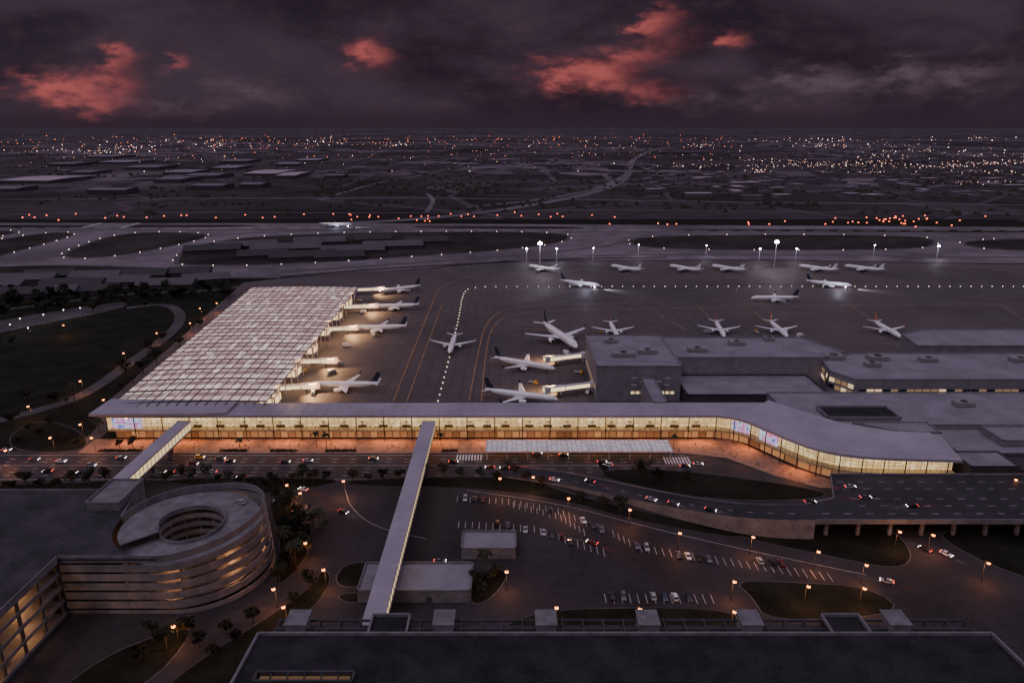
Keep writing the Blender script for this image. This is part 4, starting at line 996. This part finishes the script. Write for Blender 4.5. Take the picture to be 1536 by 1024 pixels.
# ------------------------------------------------------------------ street lamps
def lamp_proto(h, m, col, E, r=1.):
    t = thing('street_lamp', 'x', 'street lamp')
    MB().tube([(0,0,0),(0,0,h*.6),(0,0,h)], [.14,.1,.07], 6).tube([(0,0,0),(0,0,.5)],.22,6).build('pole', M['steel'], t)
    MB().bar((0,0,h),(0,-1.6,h+.15),.14,.12).box(-.25,.25,-2.2,-1.4,h+.1,h+.28).build('arm', M['steel'], t)
    MB().tube([(0,-1.8,h+.1),(0,-1.8,h-.15),(0,-1.8,h-.5),(0,-1.8,h-.7)], [.3*r,.5*r,.44*r,.12*r], 8).build('bulb', m, t)
    light('POINT', (0,-1.8,h-3.5), E, col, t, shadow_soft_size=.25)
    return t
lp = lamp_proto(9, M['bulb'], (1,.38,.12), 1900, 1.25); firstl = True
zones = [('along the left service roads',[(185,530),(95,488),(120,572),(42,610),(120,637),(75,657),(137,657),(155,600),(285,485),(325,455),(300,463),(235,500)]),
 ('along the verge beside the garage',[(8,676),(38,735),(95,737),(430,728),(515,722)]),
 ('around the spiral ramp',[(450,740),(458,815),(485,855),(410,884),(425,911),(260,940)]),
 ('along the upper edge of the car park',[(750,718),(800,716),(853,748),(945,765),(1020,800),(1130,806),(1228,828)]),
 ('around the right hand lawns',[(1300,848),(1350,798),(1400,803),(1483,845),(1524,720),(1102,873),(1213,880),(1297,883),(1102,918)]),
 ('along the lower edge of the car park',[(760,858),(835,912),(960,914)])]
for zn, ps in zones:
    for i, (px,py) in enumerate(sorted(ps)):
        o = lp if firstl else copy_tree(lp); firstl = False
        g = G(px,py,8.6); o.location = (g[0],g[1]+1.8,.08); o['label'] = f'orange glowing street lamp {zn}, {nth(i)} from left'; o['group'] = 'orange street lamps '+zn
wl = lamp_proto(8, M['bulb_white'], (1,.9,.8), 500, .75)
for i, (px,py) in enumerate(sorted([(15,487),(42,492),(65,472),(95,465),(30,478),(120,462)])):
    o = wl if i == 0 else copy_tree(wl); g = G(px,py,7.6); o.location = (g[0],g[1]+1.8,.05); o['label'] = f'white street lamp in the dark lot at left, {nth(i)} of its lamps'; o['group'] = 'white lamps in the left lot'
for i, (px,py,h,E,r) in enumerate(sorted([(810,365,32,22000,1.9),(1165,363,32,22000,1.9),(835,373,16,4000,.8),(790,373,16,4000,.8),(890,372,16,3000,.5),(1140,373,16,4000,.8),(1195,373,16,4000,.8),(1060,368,14,3000,.5),(1408,369,16,6000,1.1),(958,367,14,3000,.4),(1312,368,14,3000,.4)])):
    x, y, _ = G(px,py,h)
    t = thing('floodlight_mast', f'{"tall brightest" if h > 30 else "slim"} white floodlight mast beyond the apron, {nth(i)} from left', 'floodlight mast', (x,y,.1), 0, 'floodlight masts beyond the apron')
    MB().tube([(0,0,0),(0,0,h-.5)], [.4,.25], 8).build('pole', M['white_steel'], t)
    MB().box(-1.8*r,1.8*r,-.2,.2,h-.8,h-.5).build('crossbar', M['steel'], t)
    for s in (-1,0,1): MB().tube([(s*.75*r,-.35,h+(.6*r if s == 0 else 0)),(s*.75*r,-.9,h-.25+(.6*r if s == 0 else 0))], r*.6, 8).build('floodlight', M['flood'], t)
    light('SPOT', (0,-1.6,h-.6), E, (.95,.93,1), t, d=(0,-.6,-1), spot_size=2.6, spot_blend=.8, shadow_soft_size=.6)
# ------------------------------------------------------------------ trees
def make_tree(seed, h, w, m):
    r = random.Random(seed)
    t = thing('tree', 'x', 'tree')
    mb = MB().tube([(0,0,0),(.1,.05,h*.3),(0,.1,h*.55)], [.28,.2,.12], 6)
    cl_ = []
    for k in range(7):
        an = k*2.4+r.random(); rr_ = w*.3*r.uniform(.5,1.1); z = h*r.uniform(.5,.9)
        c_ = (rr_*math.cos(an), rr_*math.sin(an), z); cl_.append((c_, w*r.uniform(.18,.3))); mb.tube([(0,.05,h*.4),c_], [.1,.04], 4)
    mb.build('trunk', M['trunk'], t)
    lf = MB()
    for (c_, R_) in cl_:
        for _ in range(60):
            v_ = Vector((r.gauss(0,1),r.gauss(0,1),r.gauss(0,1))).normalized()*R_*r.uniform(.5,1.1); p = Vector(c_)+Vector((v_.x,v_.y,v_.z*.75))
            s_ = r.uniform(.28,.6); a1 = Vector((r.gauss(0,1),r.gauss(0,1),r.gauss(0,.5))).normalized()*s_; a2_ = a1.orthogonal().normalized()*s_*.7
            lf.add([p-a1,p-a2_,p+a1,p+a2_],[(0,1,2,3)])
    lf.build('crown', m, t, recalc=False); return t
def make_palm(seed, h):
    r = random.Random(seed); t = thing('palm_tree', 'x', 'palm tree')
    MB().tube([(0,0,0),(.15,.1,h*.5),(.1,.2,h)], [.24,.17,.14], 6).build('trunk', M['trunk'], t)
    lf = MB()
    for k in range(18):
        an = k*2.399+r.random()*.3; el = r.uniform(.0,.9); L_ = r.uniform(2.3,3.2); pr_ = None
        for q in range(6):
            u = q/5; rad = L_*u*math.cos(el*.6); z = h+L_*u*math.sin(el)-1.9*u*u*(1.1-el*.4); c, s_ = math.cos(an), math.sin(an)
            w = .55*(math.sin(PI*min(u*.85+.12,1))+.05)
            cur = [(.1+rad*c-s_*w,.2+rad*s_+c*w,z-.12),(.1+rad*c,.2+rad*s_,z),(.1+rad*c+s_*w,.2+rad*s_-c*w,z-.12)]
            if pr_: lf.add(pr_+cur,[(0,1,4,3),(1,2,5,4)])
            pr_ = cur
    lf.build('crown', M['palm'], t, recalc=False); return t
TP = [make_tree(1,8,7,M['leaf']), make_tree(2,6.5,6,M['leaf2']), make_tree(3,10,8,M['leaf']), make_tree(4,5,5,M['leaf2'])]; TU = set()
PPm = [make_palm(5,8), make_palm(6,6.5), make_palm(9,10)]; PU = set()
def plant(protos_, usedset, px, py, label, group, s=1.0):
    k = random.randrange(len(protos_)); 
    if k in usedset: o = copy_tree(protos_[k])
    else: o = protos_[k]; usedset.add(k)
    x, y, _ = G(px,py); f = s*random.uniform(.8,1.2); o.location = (x,y,.1); o.rotation_euler = (0,0,random.uniform(0,6.28)); o.scale = (f,f,f*random.uniform(.9,1.1)); o['label'] = label; o['group'] = group
rt = random.Random(11)
left = [rt.uniform(-10,345) for _ in range(85)]; left = [(x, rt.uniform(434,450)+(345-x)*rt.uniform(0,.1)) for x in left]
tz = [('beside the spiral ramp',[(424,778),(430,800),(445,800),(440,846),(426,866),(455,812),(447,782),(438,830),(460,835),(418,758),(435,765),(428,768),(440,792),(436,812),(450,826),(432,852),(420,874),(452,800),(445,770)],1),
 ('on the verge between road and garage',[(20,735),(60,733),(110,732),(160,728),(250,724),(275,721),(310,722),(345,726),(380,735),(410,732),(440,722),(470,722),(40,731),(85,733),(135,730),(290,722),(328,723),(362,730),(396,738),(425,728),(455,722),(490,722),(185,726),(10,733)],.9),
 ('in the strip above the car park',[(530,722),(552,722),(575,721),(600,722),(665,720),(690,722),(720,722),(745,722),(772,720),(790,722),(812,728),(870,752),(905,762),(930,768)],.85),
 ('on the lawn inside the ramp bend',[(905,716),(960,720),(985,722),(1030,732)],1),
 ('in the small island by the box building',[(715,880),(735,872),(745,862),(722,895)],.9),
 ('in the dark park at far left',left,1.3),
 ('along the left service roads',[(20,520),(200,575),(215,560),(235,545),(180,585),(40,600),(80,605),(20,640),(270,520),(300,490),(190,568),(225,530),(245,512)],1.1),
 ('by the left end of the terminal',[(30,665),(60,655),(95,660),(115,670),(180,672),(200,672),(240,675),(45,648),(75,640)],.8),
 ('behind the left end of the bottom building',[(300,970),(340,950),(380,935),(210,990),(250,975),(320,985),(355,965),(230,960),(280,955),(440,905),(465,890)],.9)]
for zn, ps, s in tz:
    for i, (px,py) in enumerate(sorted(ps)): plant(TP, TU, px, py, f'dark leafy tree {zn}, {nth(i)} from left', 'leafy trees '+zn, s)
pz = [('beside the spiral ramp',[(428,838),(480,795),(488,812),(445,855),(470,790)],1.2),('in front of the glowing terminal',[(475,672),(490,674),(360,672),(662,668),(1010,672)],.9),('in the strip above the car park',[(640,722),(760,716),(975,712)],1),('by the left service road',[(100,612),(112,602),(150,650)],1.1),('in the small island by the box building',[(728,868)],1.1)]
for zn, ps, s in pz:
    for i, (px,py) in enumerate(sorted(ps)): plant(PPm, PU, px, py, f'palm tree with drooping fronds {zn}, {nth(i)} from left', 'palm trees '+zn, s)
def hedge(x0,x1,y0,y1,h,seed,label):
    r = random.Random(seed); mb = MB()
    for _ in range(int((x1-x0)*(y1-y0)*14)):
        p = Vector((r.uniform(x0,x1), r.uniform(y0,y1), r.uniform(.1,h))); a1 = Vector((r.gauss(0,1),r.gauss(0,1),r.gauss(0,1))).normalized()*.35; a2_ = a1.orthogonal().normalized()*.28
        mb.add([p-a1,p-a2_,p+a1,p+a2_],[(0,1,2,3)])
    return tag(mb.build('hedge', M['leaf'], recalc=False), label, 'hedge')
for i, (x0,x1) in enumerate(((-212,-190),(-150,-136),(-124,-110),(-96,-80),(-36,-28))): hedge(x0,x1,344.5,346.5,1.2,i,f'low clipped hedge on the terminal pavement, {nth(i)} from left')
# ------------------------------------------------------------------ people
skin_m = mat('skin',(.3,.18,.13),.6,.1,3,coord='O')
def make_person(k):
    st_ = (.0,.18,.28)[k % 3]
    V = [(0,0,.95),(0,0,1.2),(0,0,1.42),(0,.01,1.52),(0,.03,1.66),(0,.03,1.74)]+[(s*.19,0,1.42) for s in (-1,1)]+[(s*.25,-.02+s*st_*.3,1.14) for s in (-1,1)]+[(s*.23,.08+s*st_*.6,.88) for s in (-1,1)]+[(s*.1,0,.9) for s in (-1,1)]+[(s*.1,.04-s*st_*.5,.5) for s in (-1,1)]+[(s*.1,-s*st_,.08) for s in (-1,1)]+[(s*.11,.14-s*st_,.05) for s in (-1,1)]
    E = [(0,1),(1,2),(2,3),(3,4),(4,5),(2,6),(2,7),(6,8),(7,9),(8,10),(9,11),(0,12),(0,13),(12,14),(13,15),(14,16),(15,17),(16,18),(17,19)]
    R = [.14,.15,.16,.06,.1,.07]+[.075]*2+[.05]*2+[.035]*2+[.1]*2+[.065]*2+[.045]*2+[.04]*2
    me = bpy.data.meshes.new('person'); me.from_pydata(V,E,[]); o = bpy.data.objects.new('person_tmp', me); COL.objects.link(o)
    o.modifiers.new('s','SKIN')
    for i, r in enumerate(R): me.skin_vertices[0].data[i].radius = (r,r)
    me.skin_vertices[0].data[0].use_root = True
    sb = o.modifiers.new('b','SUBSURF'); sb.levels = 1
    dg = bpy.context.evaluated_depsgraph_get(); m2 = bpy.data.meshes.new_from_object(o.evaluated_get(dg)); bpy.data.objects.remove(o)
    tc, bc = [((.5,.45,.42),(.03,.03,.05)),((.05,.05,.06),(.1,.1,.14)),((.3,.08,.06),(.04,.04,.05)),((.12,.16,.25),(.15,.12,.1))][k % 4]
    m2.materials.clear()
    for mm in (mat('trousers',bc,.8,.1,3,coord='O'), mat('shirt',tc,.8,.1,3,coord='O'), skin_m): m2.materials.append(mm)
    for p in m2.polygons: p.material_index = 0 if p.center.z < .95 else (1 if p.center.z < 1.5 else 2); p.use_smooth = True
    m2.name = 'person'; return m2
PMs = [make_person(k) for k in range(4)]
shirt = ['pale top','black top','red top','blue top']
def person(k, x, y, z, label, group):
    o = bpy.data.objects.new('person', PMs[k]); COL.objects.link(o); o.location = (x,y,z); o.rotation_euler = (0,0,random.uniform(0,6.28)); tag(o,label,'person',group)
for i in range(90):
    k = random.randrange(4); person(k, random.uniform(-205,108), random.uniform(345,358), .22, f'person in a {shirt[k]} on the orange lit pavement before the terminal', f'people in a {shirt[k]} on the pavement')
for i in range(16):
    k = random.randrange(4); t_ = random.random(); person(k, 108+t_*30, 338-t_*28+random.uniform(2,8), .22, f'person in a {shirt[k]} on the lit pavement by the angled terminal corner', f'people in a {shirt[k]} by the terminal corner')
for i in range(130):
    k = random.choice((1,1,2,3)); person(k, random.uniform(-190,106), random.uniform(360.6,363.6), FZ+.01, f'person in a {shirt[k]} inside the glowing upper hall', f'people in a {shirt[k]} inside the hall')
